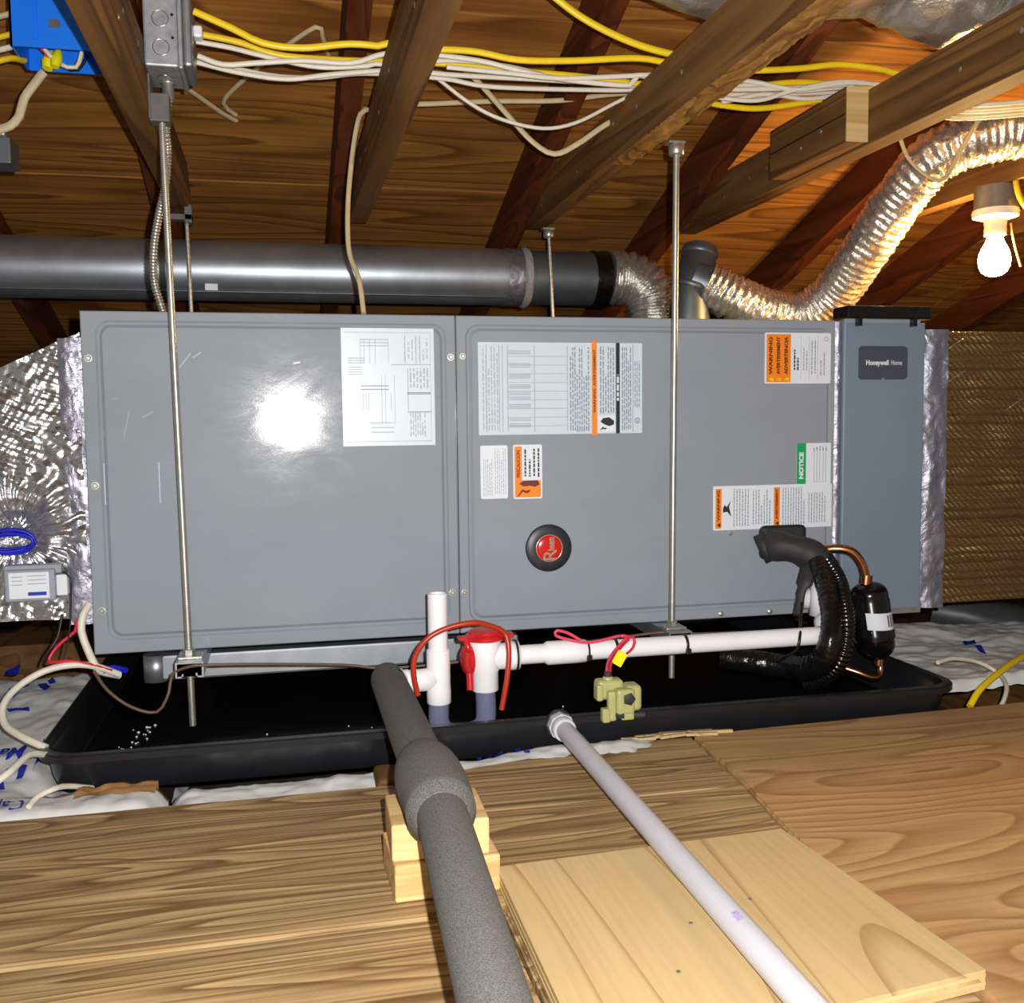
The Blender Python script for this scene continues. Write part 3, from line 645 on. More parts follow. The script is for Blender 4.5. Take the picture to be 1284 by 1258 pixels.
# ================================================================== HANGER STRUTS AND RODS
def strut(xm, label):
    t = thing('strut_channel', (xm, .28, ZU-.024), label, 'strut', 'strut channels under the air handler')
    w_ = .0205; z1 = ZU-.0005; h = .024; th = .0025
    prof = [(-w_, z1-h), (-w_, z1), (w_, z1), (w_, z1-h), (w_-.009, z1-h), (w_-.009, z1-h+.007), (w_-.0115, z1-h+.007), (w_-.0115, z1-h+th), (w_-th, z1-h+th), (w_-th, z1-th), (-w_+th, z1-th), (-w_+th, z1-h+th), (-w_+.0115, z1-h+th), (-w_+.0115, z1-h+.007), (-w_+.009, z1-h+.007), (-w_+.009, z1-h)]
    put('channel', prism_y([(xm+x, z) for x, z in prof], -.085, .655), 'galvanised', t)
    for y in (-.05, .615): put('square_washer', box(xm-.018, xm+.018, y-.018, y+.018, z1, z1+.004, .001), 'zinc', t)
    return t
strut(.148, 'galvanised strut channel under the left end of the air handler'); strut(.941, 'galvanised strut channel under the right half of the air handler')
def rod(top, bot, label, nutz, clamp=True, r=.0052):
    top, bot = Vector(top), Vector(bot)
    t = thing('threaded_rod', bot, label, 'threaded rod', 'threaded hanger rods')
    put('rod', tube([bot, top], lambda s, a: r+.0002*math.sin(2*math.pi*(s/.003+a/(2*math.pi))), 12, .001 if r > .005 else .004), 'zinc', t)
    d = (top-bot)
    for z in nutz:
        p = bot+d*((z-bot.z)/d.z); put('nut', lathe([(.0085, -.005), (.0098, -.004), (.0098, .004), (.0085, .005)], p, d, 6, False), 'zinc', t)
    if clamp:
        put('top_socket', join(lathe([(.011, -.012), (.013, -.01), (.013, .004), (.009, .008)], top, (0, 0, 1), 12), box(top.x-.016, top.x+.012, top.y-.012, top.y+.012, top.z+.006, top.z+.010, .001)), 'zinc', t)
    return t
rl_t, rl_b = PY(203, 150, -.05), PY(242, 910, -.05)
rod(rl_t, rl_b, 'long threaded rod in front of the left panel', (ZU+.008, ZU-.014), False)
rr_t, rr_b = PY(848, 181, -.05), PY(842, 850, -.05)
rr_t.z = TB-.010
rod(rr_t, rr_b, 'long threaded rod in front of the right panel', (ZU+.008, ZU-.014))
rod(PY(688, 292, .615), (.941, .615, ZU-.03), 'short threaded rod behind the unit in front of the dark duct end', (ZU+.01, ZU-.03), True, .0045)
q = PY(234, 276, .615); rod(q, (q.x+.012, .615, ZU-.03), 'short threaded rod behind the unit near its left end', (ZT+.02, ZU-.03), False, .0045)
put('rod_bracket', join(box(q.x-.035, q.x+.012, .60, .63, q.z-.002, q.z+.010, .001), box(q.x-.003, q.x+.012, .60, .63, q.z-.008, q.z+.03, .001)), 'dark_box', None, 'dark steel bracket holding the rear left rod', 'bracket')
put('steel_foot_plate', join(lathe([(.02, 0), (.018, .004), (.008, .008), (.006, .016)], (q.x+.006, .50, ZT), (0, 0, 1), 16)), 'zinc', None, 'round steel foot plate on top of the air handler near the rear rod', 'plate')
put('side_bracket', join(box(.1182, .147, -.065, -.035, rl_t.z-.006, rl_t.z+.034, .0015), box(.1182, .1215, -.07, -.03, rl_t.z-.004, rl_t.z+.06, .001)), 'dark_box', None, 'dark steel side bracket holding the front left rod below the junction box', 'bracket')
# galvanised rail below the unit
put('steel_rail', join(box(.075, .70, .085, .115, .052, .0945, .004), lathe([(.02, 0), (.02, .045)], (.078, .10, .05), (0, 0, 1), 16)), 'galvanised', None, 'galvanised rail hung lengthwise under the left half of the unit', 'rail')

# ================================================================== DRAIN PAN
px0, px1, py0, py1 = -.042, 1.372, -.25, .64
RZ, BZ = .039, -.021
def PL(d_, z, r): return [(x, y, z) for x, y in rrect(px0+d_, px1-d_, py0+d_, py1-d_, r, 8)]
pn = thing('drain_pan', (.665, .2, BZ), 'large shallow black plastic drain pan under the air handler', 'drain pan')
put('tray', loops([PL(.012, RZ-.004, .045), PL(.016, .004, .042), PL(.024, BZ+.004, .036), PL(.030, BZ, .032), PL(.034, BZ+.004, .03), PL(.029, BZ+.008, .033), PL(.020, RZ-.004, .04), PL(.016, RZ, .042), PL(.012, RZ-.004, .045)], False, False, True), 'black_plastic', pn)
fz = loops([PL(.029, BZ+.006, .033)], True); put('pan_floor', fz, 'pan_wet', pn)
put('rim', loops([PL(.016, RZ-.003, .043), PL(.014, RZ+.001, .045), PL(.002, RZ+.001, .055), PL(0, RZ-.001, .056), PL(0, RZ-.010, .056), PL(.002, RZ-.010, .055), PL(.003, RZ-.003, .054), PL(.016, RZ-.003, .043)], False, False, True), 'black_plastic', pn)
# debris and drips on the pan floor
for k in range(46):
    if k < 30: t_ = rand_u(0, 1); x, y = .02+.04*t_+rand_u(-.01, .03), -.17+.25*t_+rand_u(-.02, .02)
    else: x, y = rand_u(.05, 1.0), rand_u(-.2, .0)
    s_ = rand_u(.0008, .0026)
    put('grit', lathe([(s_, 0), (s_*.7, s_*.7)], (x, y, BZ+.0062), (0, 0, 1), 6, False), 'label_white', pn)

# ================================================================== CONDENSATE LINE (white pipe)
CY = -.17
cl = thing('condensate_line', PY(610, 860, CY), 'white plastic condensate line with trap in front of the unit', 'pipe')
PR_ = .0148
def hpt(x, dy=0): return PY(x, 822-(x-640)*.0635, CY+dy)
hz = hpt(800).z
def H(x): p = hpt(x); return Vector((p.x, CY, hz))
put('pipe', tube([H(640), H(1042)], PR_, 24, .1), 'pvc_white', cl)
put('coupling', tube([H(683), H(686), H(720), H(733), H(736)], [PR_+.001, PR_+.0035, PR_+.0035, PR_+.003, PR_], 24, raw=True), 'pvc_white', cl)
put('primer_ring', tube([H(1027), H(1030)], PR_+.0006, 24, raw=True), 'purple_primer', cl)
put('elbow', tube([H(1030), H(1038), H(1044)+Vector((0, .006, .003)), H(1046)+Vector((0, .03, .014)), PY(1040, 778, -.09)], PR_+.003, 20, .006), 'pvc_white', cl)
dz_ = PY(1030, 750, -.085)
put('drain_fitting', join(tube([dz_+Vector((0, 0, -.03)), dz_+Vector((0, 0, .03))], [.021, .0175], 24, raw=True), tube([dz_, PY(1010, 752, -.04), PY(1006, 752, .01)], [.017, .017, .0165], 24, raw=True)), 'pvc_white', cl)
put('drop_pipe', tube([dz_, PY(1040, 778, -.09)], .0155, 20, raw=True), 'pvc_white', cl)
# clean-out tee with red caps
tc = PY(608, 830, CY); tx = tc.x
zt_, zb_ = PY(608, 800, CY).z, PY(608, 866, CY).z
tee = put('cleanout_tee', join(lathe([(.019, 0), (.0205, .002), (.0205, .03), (.023, .034), (.0235, zt_-zb_-.02), (.0245, zt_-zb_)], (tx, CY, zb_), (0, 0, 1), 28), tube([Vector((tx, CY, hz)), Vector((tx+.032, CY, hz)), Vector((tx+.034, CY, hz)), Vector((tx+.052, CY, hz))], [.02, .02, .0225, .0225], 24, raw=True)), 'pvc_white', cl)
rc = put('red_cap', lathe([(.029, 0), (.031, .002), (.031, .006), (.029, .008), (.026, .010), (.026, .013), (.02, .016), (.012, .0165)], (tx, CY, zt_-.002), (0, 0, 1), 28), 'red_plastic', cl, 'red screw cap on top of the tee')
put('cap_tab', box(tx-.042, tx-.022, CY-.012, CY+.006, zt_-.001, zt_+.005, .002), 'red_plastic', rc)
put('cap_tab', box(tx+.02, tx+.044, CY-.01, CY+.008, zt_-.001, zt_+.007, .002), 'red_plastic', rc)
rs = put('red_cap', lathe([(.020, 0), (.024, .002), (.024, .008), (.018, .013), (.010, .0145)], (tx-.021, CY, hz-.002), (-1, -.15, 0), 28), 'red_plastic', cl, 'red side cap of the tee')
put('cap_tab', tube([(tx-.026, CY-.012, hz-.02), (tx-.026, CY-.016, hz-.045)], .0055, 10), 'red_plastic', rs)
put('cap_tether', tube([(tx-.03, CY-.01, zt_), (tx-.028, CY-.016, zt_-.012), (tx-.026, CY-.014, hz+.016)], .005, 10), 'red_plastic', rs)
# clear trap below
tv = PY(550, 850, CY); vx = tv.x
zc = BZ+.024
put('clear_trap', join(tube([(tx, CY, zb_+.006), (tx, CY, zc+.02), (tx-.012, CY, zc+.004), ((tx+vx)/2, CY, zc), (vx+.012, CY, zc+.004), (vx, CY, zc+.02), (vx, CY, PY(550, 878, CY).z)], .0155, 20, .005)), 'clear_pvc', cl, 'bluish clear trap')
zt2, zb2, zm2 = PY(550, 814, CY).z, PY(550, 882, CY).z, PY(550, 848, CY).z
put('vent_tee', join(lathe([(.017, 0), (.0185, .002), (.0185, .02), (.0178, .03), (.0178, zt2-zb2-.002), (.0165, zt2-zb2)], (vx, CY, zb2), (0, 0, 1), 28), tube([Vector((vx, CY, zm2-.003)), Vector((vx-.058, CY, zm2-.006))], .0172, 24, raw=True)), 'pvc_white', cl)
zv = PY(550, 744, CY).z
put('vent_pipe', lathe([(.0148, 0), (.0148, zv-zt2+.01), (.0122, zv-zt2+.0102), (.0122, zv-zt2-.02)], (vx, CY, zt2-.01), (0, 0, 1), 28), 'pvc_white', cl)
fs = PY(484, 853, CY)     # where the foam sleeve starts
put('elbow', tube([Vector((vx-.045, CY, zm2-.005)), Vector((vx-.072, CY, zm2-.006)), fs+Vector((.018, -.004, .002)), fs+Vector((.004, -.02, 0))], .0185, 20, .005), 'pvc_white', cl)
def ziptie(x, tail=True, mat='black_wire'):
    p = H(x); z = put('cable_tie', join(tube([p+Vector((-.0022, 0, 0)), p+Vector((.0022, 0, 0))], PR_+.0018, 20, raw=True), box(p.x-.004, p.x+.004, p.y-PR_-.006, p.y-PR_, p.z-.012, p.z-.003, .001)), mat, cl, 'black cable tie')
for x in (735, 771, 858): ziptie(x)
put('cable_tie', tube([Vector((tx+.046, CY, hz)), Vector((tx+.049, CY, hz))], .0245, 24, raw=True), 'black_wire', cl)
# red hose over the tees
hp = [PY(524, 872, -.195), PY(519, 848, -.198), PY(520, 825, -.198), PY(535, 802, -.2), PY(560, 788, -.2), PY(592, 781, -.2), (tx, CY-.025, PY(612, 784, -.195).z), PY(632, 793, -.19), PY(638, 815, -.196), PY(636, 850, -.2), PY(629, 890, -.2)]
put('red_hose', tube(hp, .0042, 10, .008), 'red_hose', None, 'thin red hose arched over the white tees', 'hose')

# foam-insulated drain pipe running towards the viewer
ip = thing('insulated_drain_pipe', (.435, -.65, .076), 'grey foam-insulated drain pipe running over two wood blocks', 'pipe')
A = fs+Vector((.003, 0, 0)); Bp = PZ(549, 1003, .1045); Cp = PZ(620, 1258, .092)
dirn = (Cp-Bp); Dp = Cp+dirn*.7
def lerpY(y):
    if y > Bp.y: t_ = (y-A.y)/(Bp.y-A.y); return A.lerp(Bp, t_)
    t_ = (y-Bp.y)/(Cp.y-Bp.y); return Bp+(Cp-Bp)*t_
def ys(a, b, n): return [lerpY(a+(b-a)*i/n) for i in range(n+1)]
n_ = 30
put('foam_sleeve', tube(ys(CY+.026, -.60, n_), [.019, .0245]+[.0258]*(n_-1), 32, raw=True), 'foam_grey', ip)
put('foam_seam', tube([A+Vector((-.0235, -.035, -.012)), A+Vector((-.015, -.036, .014)), A+Vector((.0, -.037, .0262)), A+Vector((.014, -.038, .0225)), A+Vector((.018, -.030, .019))], .001, 6, .004), 'black_wire', ip)
pb = ys(-.565, -.735, 16); rb = [.0255, .0285, .031, .0330, .0345, .0356, .0362, .0364, .0364, .0362, .0358, .0352, .0350, .0346, .0342, .0338, .0255]
put('foam_collar', tube(pb, rb, 32, raw=True), 'foam_grey', ip, 'bulging foam collar over the joint')
put('foam_sleeve', tube(ys(-.70, Dp.y, n_), .0248, 32, raw=True), 'foam_grey', ip)
# blocks
b1 = xf(box(-.054, .054, -.045, .045, 0, .038, .0025), Matrix.Translation((.442, -.640, 0))@Matrix.Rotation(.03, 4, 'Z'))
put('wood_block', b1, 'lumber', None, 'lower pale wood block under the foam pipe', 'block', 'blocks under the foam pipe')
b2 = xf(box(-.0495, .0495, -.044, .044, 0, .038, .0025), Matrix.Translation((.4385, -.636, .0385))@Matrix.Rotation(-.03, 4, 'Z'))
put('wood_block', b2, 'lumber', None, 'upper pale wood block directly under the bulge of the foam pipe', 'block', 'blocks under the foam pipe')

# pan drain pipe running towards the viewer
pd = thing('pan_drain_pipe', (.68, -.6, .0178), 'pale grey plastic drain pipe from the pan across the plywood offcut', 'pipe')
s0 = PY(704, 911, -.262); e0 = PZ(1011, 1258, .0325); e1_ = s0+(e0-s0)*1.5; e1_.z = e0.z
put('pipe', tube([s0, e0, e1_], .0134, 24, raw=True), 'pvc_grey', pd)
dn = (e0-s0).normalized()
put('adapter', join(lathe([(.0195, -.012), (.0195, .004)], s0, dn, 8, False), lathe([(.0165, .004), (.0172, .006), (.0172, .02), (.0155, .022)], s0, dn, 24)), 'pvc_grey', pd)
put('lock_nut', lathe([(.022, -.016), (.022, -.010)], s0, dn, 10, False), 'black_plastic', pd)
mk = s0+(e0-s0)*.84; put('ink_smudge', grid(lambda u, v: mk+dn*(-.006+.016*u+.006*nz(v*9, 1))+Vector((math.sin(-.5+.45*v+.3*nz(u*6, 2)), 0, math.cos(-.5+.45*v+.3*nz(u*6, 2))))*.01365, 10, 6), 'smudge_ink', pd)

# ================================================================== FLOAT SWITCH on the pan rim
sw = thing('float_switch', PY(776, 905, -.262), 'olive plastic float switch clipped on the front rim of the pan', 'float switch')
def B_(x0, y0, x1, y1, ya, yb, bev=.003): a, b = PY(x0, y0, ya), PY(x1, y1, ya); return box(a.x, b.x, ya, yb, b.z, a.z, bev, 3)
put('sensor_body', join(B_(750, 855, 783, 877, -.262, -.236, .006), lathe([(.007, 0), (.0078, .003), (.0078, .010), (.006, .012)], PY(762, 858, -.25), (0, 0, 1), 16)), 'olive_plastic', sw)
put('wire_boot', lathe([(.0062, .008), (.0055, .018)], PY(762, 858, -.25), (0, 0, 1), 12), 'black_rubber', sw)
put('clamp_arm', join(B_(763, 868, 774, 905, -.274, -.262, .004), B_(756, 890, 766, 907, -.276, -.262, .003), B_(749, 860, 757, 880, -.266, -.246, .003)), 'olive_plastic', sw)
cb = put('clamp_block', join(B_(774, 866, 797, 896, -.282, -.262, .005), B_(786, 861, 806, 892, -.276, -.244, .007), B_(780, 893, 796, 903, -.28, -.264, .003)), 'olive_plastic', sw)
put('wing_hole', lathe([(.010, 0), (.010, .0012), (.004, .003)], PY(789, 877, -.282), (0, -1, 0), 5), 'black_rubber', cb)
put('clamp_screw', tube([PY(773, 897, -.272), PY(783, 898, -.28)], .004, 10), 'black_rubber', sw); put('clamp_screw', tube([PY(795, 897, -.27), PY(808, 896, -.272)], .005, 10), 'black_rubber', sw)
wr = [PY(762, 853, -.25), PY(761, 838, -.235), PY(766, 823, -.21), PY(778, 808, -.19), PY(787, 798, -.185), PY(775, 798, -.187), PY(755, 803, -.188), PY(735, 806, -.19), PY(712, 802, -.187), PY(697, 797, -.186), PY(698, 791, -.186), PY(712, 794, -.186), PY(728, 803, -.187)]
put('lead_wire', tube(wr, .0024, 7, .006), 'pink_wire', sw)
put('lead_wire', tube([p+Vector((.004, -.003, .0)) for p in wr[:6]]+[PY(795, 800, -.188), PY(794, 812, -.192), PY(786, 820, -.195)], .0022, 7, .006), 'red_wire', sw)
ta = PY(777, 826, -.225)
put('yellow_tag', xf(box(-.0085, .0085, -.0006, .0006, -.011, .011, .0003, 1), Matrix.Translation(ta)@Matrix.Rotation(.55, 4, 'Y')), 'tag_yellow', sw, 'yellow paper tag')

# ================================================================== REFRIGERANT LINES
sl = thing('suction_line', PY(1000, 840, -.08), 'thick black insulated suction line curving down beside the drain fitting', 'refrigerant line')
put('wall_grommet', join(B_(955, 660, 1011, 700, -.012, .0, .01), tube([PY(953, 690, -.012), PY(966, 684, -.02)], .027, 20, raw=True)), 'black_rubber', sl)
put('rubber_sleeve', tube([PY(966, 684, -.02), PY(985, 686, -.045), PY(1008, 692, -.06), PY(1026, 702, -.075), PY(1038, 716, -.085)], lambda s, a: .0255+.002*math.sin(s*110)+.0015*nz(s*40, a*2), 24, .005), 'black_rubber', sl)
put('tail_flap', tube([PY(1014, 712, -.088), PY(1010, 728, -.10), PY(1004, 745, -.105), PY(1002, 762, -.105), PY(1000, 772, -.11)], [.014]*6+[.008]*60, 10, .006, flat=.5), 'black_rubber', sl)
tpd = [PY(1024, 706, -.09), PY(1034, 728, -.125), PY(1042, 765, -.175), PY(1042, 800, -.205), PY(1034, 826, -.195), PY(1014, 838, -.16), PY(985, 836, -.11), PY(940, 829, -.07), PY(905, 824, -.04)]
put('taped_sleeve', tube(tpd, lambda s, a: (.0165+.0045*min(1, max(0, (s-.14)/.06)))+.0008*math.sin(s*2*math.pi/.007)+.0016*nz(s*60, math.cos(a)*2, math.sin(a)*2), 24, .004), 'black_tape', sl)
rp = [PY(1036, 700, -.085), PY(1052, 728, -.125), PY(1060, 765, -.175), PY(1061, 802, -.205), PY(1052, 832, -.20), PY(1034, 850, -.17), PY(1012, 858, -.13)]
put('ribbed_sleeve', tube(rp, lambda s, a: .0125+.0013*math.sin(2*math.pi*s/.0075), 18, .0015), 'black_rib', sl, 'ribbed black outer sleeve')
put('tie_wire', tube([PY(1006, 745, -.10), PY(1004, 775, -.13), PY(1003, 798, -.19), PY(999, 815, -.19), PY(985, 824, -.17), PY(975, 830, -.12)], .0025, 7, .006), 'black_wire', sl)
fd = thing('filter_drier', PY(1103, 850, -.10), 'small black filter drier canister with copper ends', 'filter drier')
ca = PY(1088, 731, -.10); cb_ = PY(1101, 826, -.10); ax = (cb_-ca); Lh = ax.length; fr_ = .0325
can = put('canister', lathe([(.010, 0), (.020, .003), (fr_-.006, .008), (fr_-.002, .014), (fr_-.001, .020), (fr_-.001, .030), (fr_, .032), (fr_, Lh*.62), (fr_+.0015, Lh*.64), (fr_+.0015, Lh*.72), (fr_-.001, Lh*.74), (fr_-.001, Lh*.84), (fr_-.004, Lh*.90), (.02, Lh*.96), (.010, Lh)], ca, ax, 32), 'black_gloss', fd)
def lab(u, v):
    c0 = ca+ax*(.36+.22*v); e_x = Vector((1, 0, 0)); th = math.radians(-140+105*u); return c0+(Vector((math.cos(th), math.sin(th), 0)))*(fr_+.0008)
pb_ = put('paper_label', grid(lab, 16, 3), 'label_white', can)
for u0 in (.62, .72, .82):
    put('barcode', grid(lambda u, v, u0=u0: (lambda q, c0: c0+(q-c0)*1.012)(Vector(lab(u0+.05*u, .12+.7*v)), ca+ax*(.36+.22*(.12+.7*v))), 3, 2), 'ink', pb_)
put('inlet_tube', tube([PY(1030, 690, -.07), PY(1050, 688, -.085), PY(1068, 692, -.095), PY(1080, 706, -.10), PY(1085, 722, -.10), ca+ax*.03], .0078, 14, .004), 'copper', fd, 'copper inlet tube')
put('outlet_tube', tube([cb_-ax*.03, PY(1104, 836, -.10), PY(1102, 848, -.105), PY(1093, 850, -.11), PY(1075, 843, -.10), PY(1050, 835, -.08)], .0062, 14, .003), 'copper', fd, 'copper outlet tube')
put('flare_collar', lathe([(.0105, -.008), (.0105, .008)], PY(1086, 727, -.10), (.1, 0, 1), 14), 'copper', fd)
put('flare_collar', lathe([(.0095, -.006), (.0095, .006)], PY(1102, 830, -.10), (.1, 0, 1), 14), 'copper', fd)

# ================================================================== SMALL WIRES AROUND THE PAN
def wire(name, pts, r, mat, label, cat='cable', group=None, flat=1.0):
    return put(name, tube(pts, r, 8, .01, flat=flat), mat, None, label, cat, group)
wire('thermostat_wire', [PY(118, 842, -.06), PY(135, 866, -.08), PY(165, 887, -.09), PY(197, 893, -.09), PY(212, 868, -.09), PY(216, 846, -.08), PY(238, 836, -.095), PY(262, 834, -.095), PY(330, 833, -.08), PY(430, 834, -.05), PY(478, 838, -.05), PY(540, 834, -.06), PY(590, 828, -.06), PY(680, 813, -.05), PY(760, 802, -.05), PY(832, 793, -.06), PY(870, 795, -.07), PY(980, 791, -.07), PY(1030, 790, -.05)], .0024, 'brown_wire', 'thin brown control wire trailing across the pan under the unit', 'wire')
wire('white_cable', [PY(112, 758, -.012), PY(104, 772, -.022), PY(102, 792, -.026), PY(110, 815, -.03), PY(118, 832, -.04), PY(126, 842, -.03), PY(150, 847, -.01)], .0058, 'white_cable', 'white cable dropping past the lower left corner of the unit')
wire('white_cable', [PY(150, 846, -.02), PY(120, 836, -.04), PY(90, 834, -.05), PY(55, 842, -.06), PY(22, 862, -.08), PY(4, 885, -.11), PY(6, 908, -.14), PY(24, 922, -.17), PY(42, 931, -.19), PY(58, 938, -.20)], .0052, 'white_cable', 'white cable looping over the insulation bag left of the pan')
wire('white_cable', [PY(-14, 988, -.33), PY(10, 970, -.315), PY(36, 947, -.26), PY(50, 946, -.235), PY(62, 947, -.215)], .0045, 'white_cable', 'white cable end crossing the blue lettering at the pan corner')
wire('white_cable', [PY(36, 1012, -.335), PY(46, 1000, -.315), PY(66, 990, -.30), PY(84, 986, -.27), Vector((.03, -.23, -.012))], .0038, 'white_cable', 'short white cable tucked under the front left pan corner')
wire('red_wire', [PY(96, 778, -.012), PY(94, 792, -.02), PY(78, 805, -.03), PY(66, 818, -.04), PY(62, 831, -.045), PY(85, 829, -.05), PY(115, 834, -.045), PY(140, 841, -.03)], .0026, 'red_wire', 'red wire hanging below the grey control box', 'wire')
wire('blue_wire', [PY(128, 842, -.03), PY(142, 838, -.02), PY(158, 841, -.005)], .005, 'blue_wire', 'short blue wire end under the lower left corner of the unit', 'wire')
wire('black_wire', [PY(78, 770, -.03), PY(72, 800, -.04), PY(60, 818, -.045), PY(54, 832, -.045)], .0018, 'black_wire', 'thin black wire hanging beside the red wire', 'wire')
wire('white_cable', [PY(1176, 831, -.16), PY(1195, 826, -.14), PY(1225, 830, -.12), PY(1250, 843, -.13), PY(1262, 860, -.18), PY(1258, 880, -.215), PY(1250, 892, -.225)], .0038, 'white_cable', 'thin white cable looping right of the pan')
wire('yellow_cable', [PY(1216, 886, -.215), PY(1228, 866, -.20), PY(1250, 846, -.17), PY(1275, 828, -.12), PY(1310, 812, -.05), (1.95, .05, .045), (2.15, .2, .02), (2.35, .42, -.03), (2.5, .7, -.12)], .0058, 'yellow_cable', 'yellow cable on the insulation right of the pan')

# ================================================================== CABLES OVER THE TIES
def cable(pts, cross, mat, label, r=.0045, zz=1.034, name='electric_cable', flat=.7, cat='cable'):
    Y = PZ(cross[0], cross[1], zz).y
    P = catmull([PY(p[0], p[1], Y+(p[2] if len(p) > 2 else 0)) for p in pts], .012)
    for p in P:
        for x, _ in ties:
            if x-.012 < p.x < x+.052 and p.z < TT+r+.001 and p.z > TB-.03: p.z = TT+r+.001
    return put(name, tube(P, r, 8, raw=True, flat=flat, flatdir=(0, 1, 0)), mat, None, label, cat, 'cables over the roof ties')
YC, WC = 'yellow_cable', 'white_cable'
cable([(243, 14), (290, 35), (330, 54), (380, 60), (440, 55), (500, 60), (590, 64), (650, 75), (720, 76), (800, 73), (850, 81), (930, 88), (1000, 86), (1050, 81), (1100, 86), (1145, 96), (1240, 100)], (810, 76), YC, 'uppermost yellow cable of the bundle running across all the ties', .0052)
cable([(252, 43), (300, 53), (350, 69), (420, 75), (480, 77), (560, 80), (640, 88), (740, 97), (800, 105), (845, 109), (940, 108), (1000, 103), (1060, 107), (1160, 118)], (800, 103), YC, 'second yellow cable of the bundle, just above the white ones', .0052)
cable([(870, 124), (905, 132), (950, 136), (1000, 130), (1060, 121), (1110, 125), (1200, 140), (1290, 138)], (1050, 124), YC, 'lowest yellow cable of the bundle between the third and fourth tie', .0052)
cable([(480, -150), (600, -85), (690, -8), (740, 28), (800, 56), (866, 74), (930, 92)], (850, 74), YC, 'yellow cable slanting down from the top edge of the picture', .0058)
cable([(248, 70), (280, 81), (320, 79), (380, 76), (440, 79), (480, 68), (520, 66), (600, 76), (650, 88), (710, 100), (800, 108), (940, 112), (1070, 106)], (520, 72), WC, 'white cable weaving under the uppermost yellow cable', .0042)
cable([(247, 78), (300, 91), (360, 99), (420, 93), (500, 88), (570, 94), (700, 101), (800, 108), (900, 118), (1060, 116)], (500, 88), WC, 'white cable sagging lowest just right of the steel box', .0042)
cable([(247, 74), (300, 87), (350, 96), (400, 97), (450, 92), (500, 94), (560, 99), (620, 109), (760, 113), (840, 112), (920, 124), (1060, 112)], (500, 94), WC, 'white cable along the underside of the bundle', .0040)
cable([(246, 52), (290, 60), (330, 70), (400, 84), (470, 82), (520, 78), (580, 76), (640, 84), (680, 94)], (520, 80), WC, 'short white cable between the two yellow ones', .0040)
cable([(560, 84), (640, 92), (700, 98), (770, 96), (810, 94), (850, 93), (940, 102), (1000, 112), (1064, 104), (1150, 110)], (830, 93), WC, 'white cable nearest the tie with the long front rod', .0040)
cable([(900, 112), (950, 106), (1000, 114), (1062, 110), (1140, 120)], (1040, 112), WC, 'white cable crossing others just left of the nailed block', .0040)
cable([(895, 122), (950, 126), (1000, 112), (1066, 102), (1140, 114)], (1040, 108), WC, 'white cable rising towards the top of the nailed block', .0036)
cable([(905, 128), (960, 118), (1010, 124), (1062, 120), (1140, 130)], (1040, 120), WC, 'white cable just above the lowest yellow cable', .0040)
for k in range(5):
    cable([(1060, 112+5*k), (1130, 120+4*k), (1190, 130+4.5*k), (1240, 131+4*k, -.03), (1310, 125+4*k, -.05)], (1080, 116+4*k), 'old_cable' if k % 2 else WC, 'off-white cable above the foil flex duct at the right edge, %s from the top' % ['first', 'second', 'third', 'fourth', 'fifth'][k], .0042)
# the cable that drops to the unit
oc = [PY(842, 112, .24), PY(760, 119, .24), PY(700, 126, .25), PY(620, 127, .25), PY(545, 130, .25), PY(505, 132, .25), PY(474, 141, .25), PY(452, 168, .23), PY(438, 230, .20), PY(437, 310, .16), PY(450, 350, .12), PY(456, 393, .09)]
oc = [p if not (.44 < p.x < .52 and p.z > .98) else Vector((p.x, p.y, max(p.z, 1.034))) for p in oc]
put('electric_cable', tube(oc, .005, 8, .012, flat=.7, flatdir=(0, 1, 0)), 'old_cable', None, 'off-white cable dropping from the bundle to the top of the unit', 'cable', 'cables over the roof ties')
put('electric_cable', tube([PY(548, 98, .02), PY(590, 130, .02), PY(630, 150, .02), PY(680, 161, .02), PY(722, 154, .02), PY(770, 130, .02), PY(806, 112, .02), PY(835, 100, .02)], .0032, 8, .012), WC, None, 'thin white cable sagging between the second and third tie', 'cable', 'cables over the roof ties')
put('electric_cable', tube([PY(568, 74, .03), PY(600, 103, .06), PY(640, 148, .1), PY(668, 178, .1), PY(695, 193, .1), PY(725, 180, .1), PY(760, 156, .1), PY(800, 136, .1)], .0052, 8, .012, flat=.5, flatdir=(0, 1, 0)), 'old_cable', None, 'flat old cable hanging deepest between the second and third tie', 'cable', 'cables over the roof ties')
# ---- things lying on the roof boards
def PRf(x, y, off=.006):
    d = ray(x, y); t_ = (1.01+.256-off-CAM.z-.32*CAM.y)/(d.z+.32*d.y); return CAM+d*t_
put('old_cable', tube([PRf(225, 105, .012), PRf(250, 122, .012), PRf(275, 140, .01), PRf(296, 152, .008)], .007, 8, .02, flat=.5), 'old_cable', None, 'short flat cable end on the roof boards right of the steel box', 'cable')
put('old_cable', tube([PRf(296, 144), PRf(280, 128), PRf(308, 98), PRf(350, 64), PRf(396, 34), PRf(404, 44), PRf(412, 70)], .0045, 8, .02), 'old_cable', None, 'stiff old cable bent in zigzag on the roof boards', 'cable')

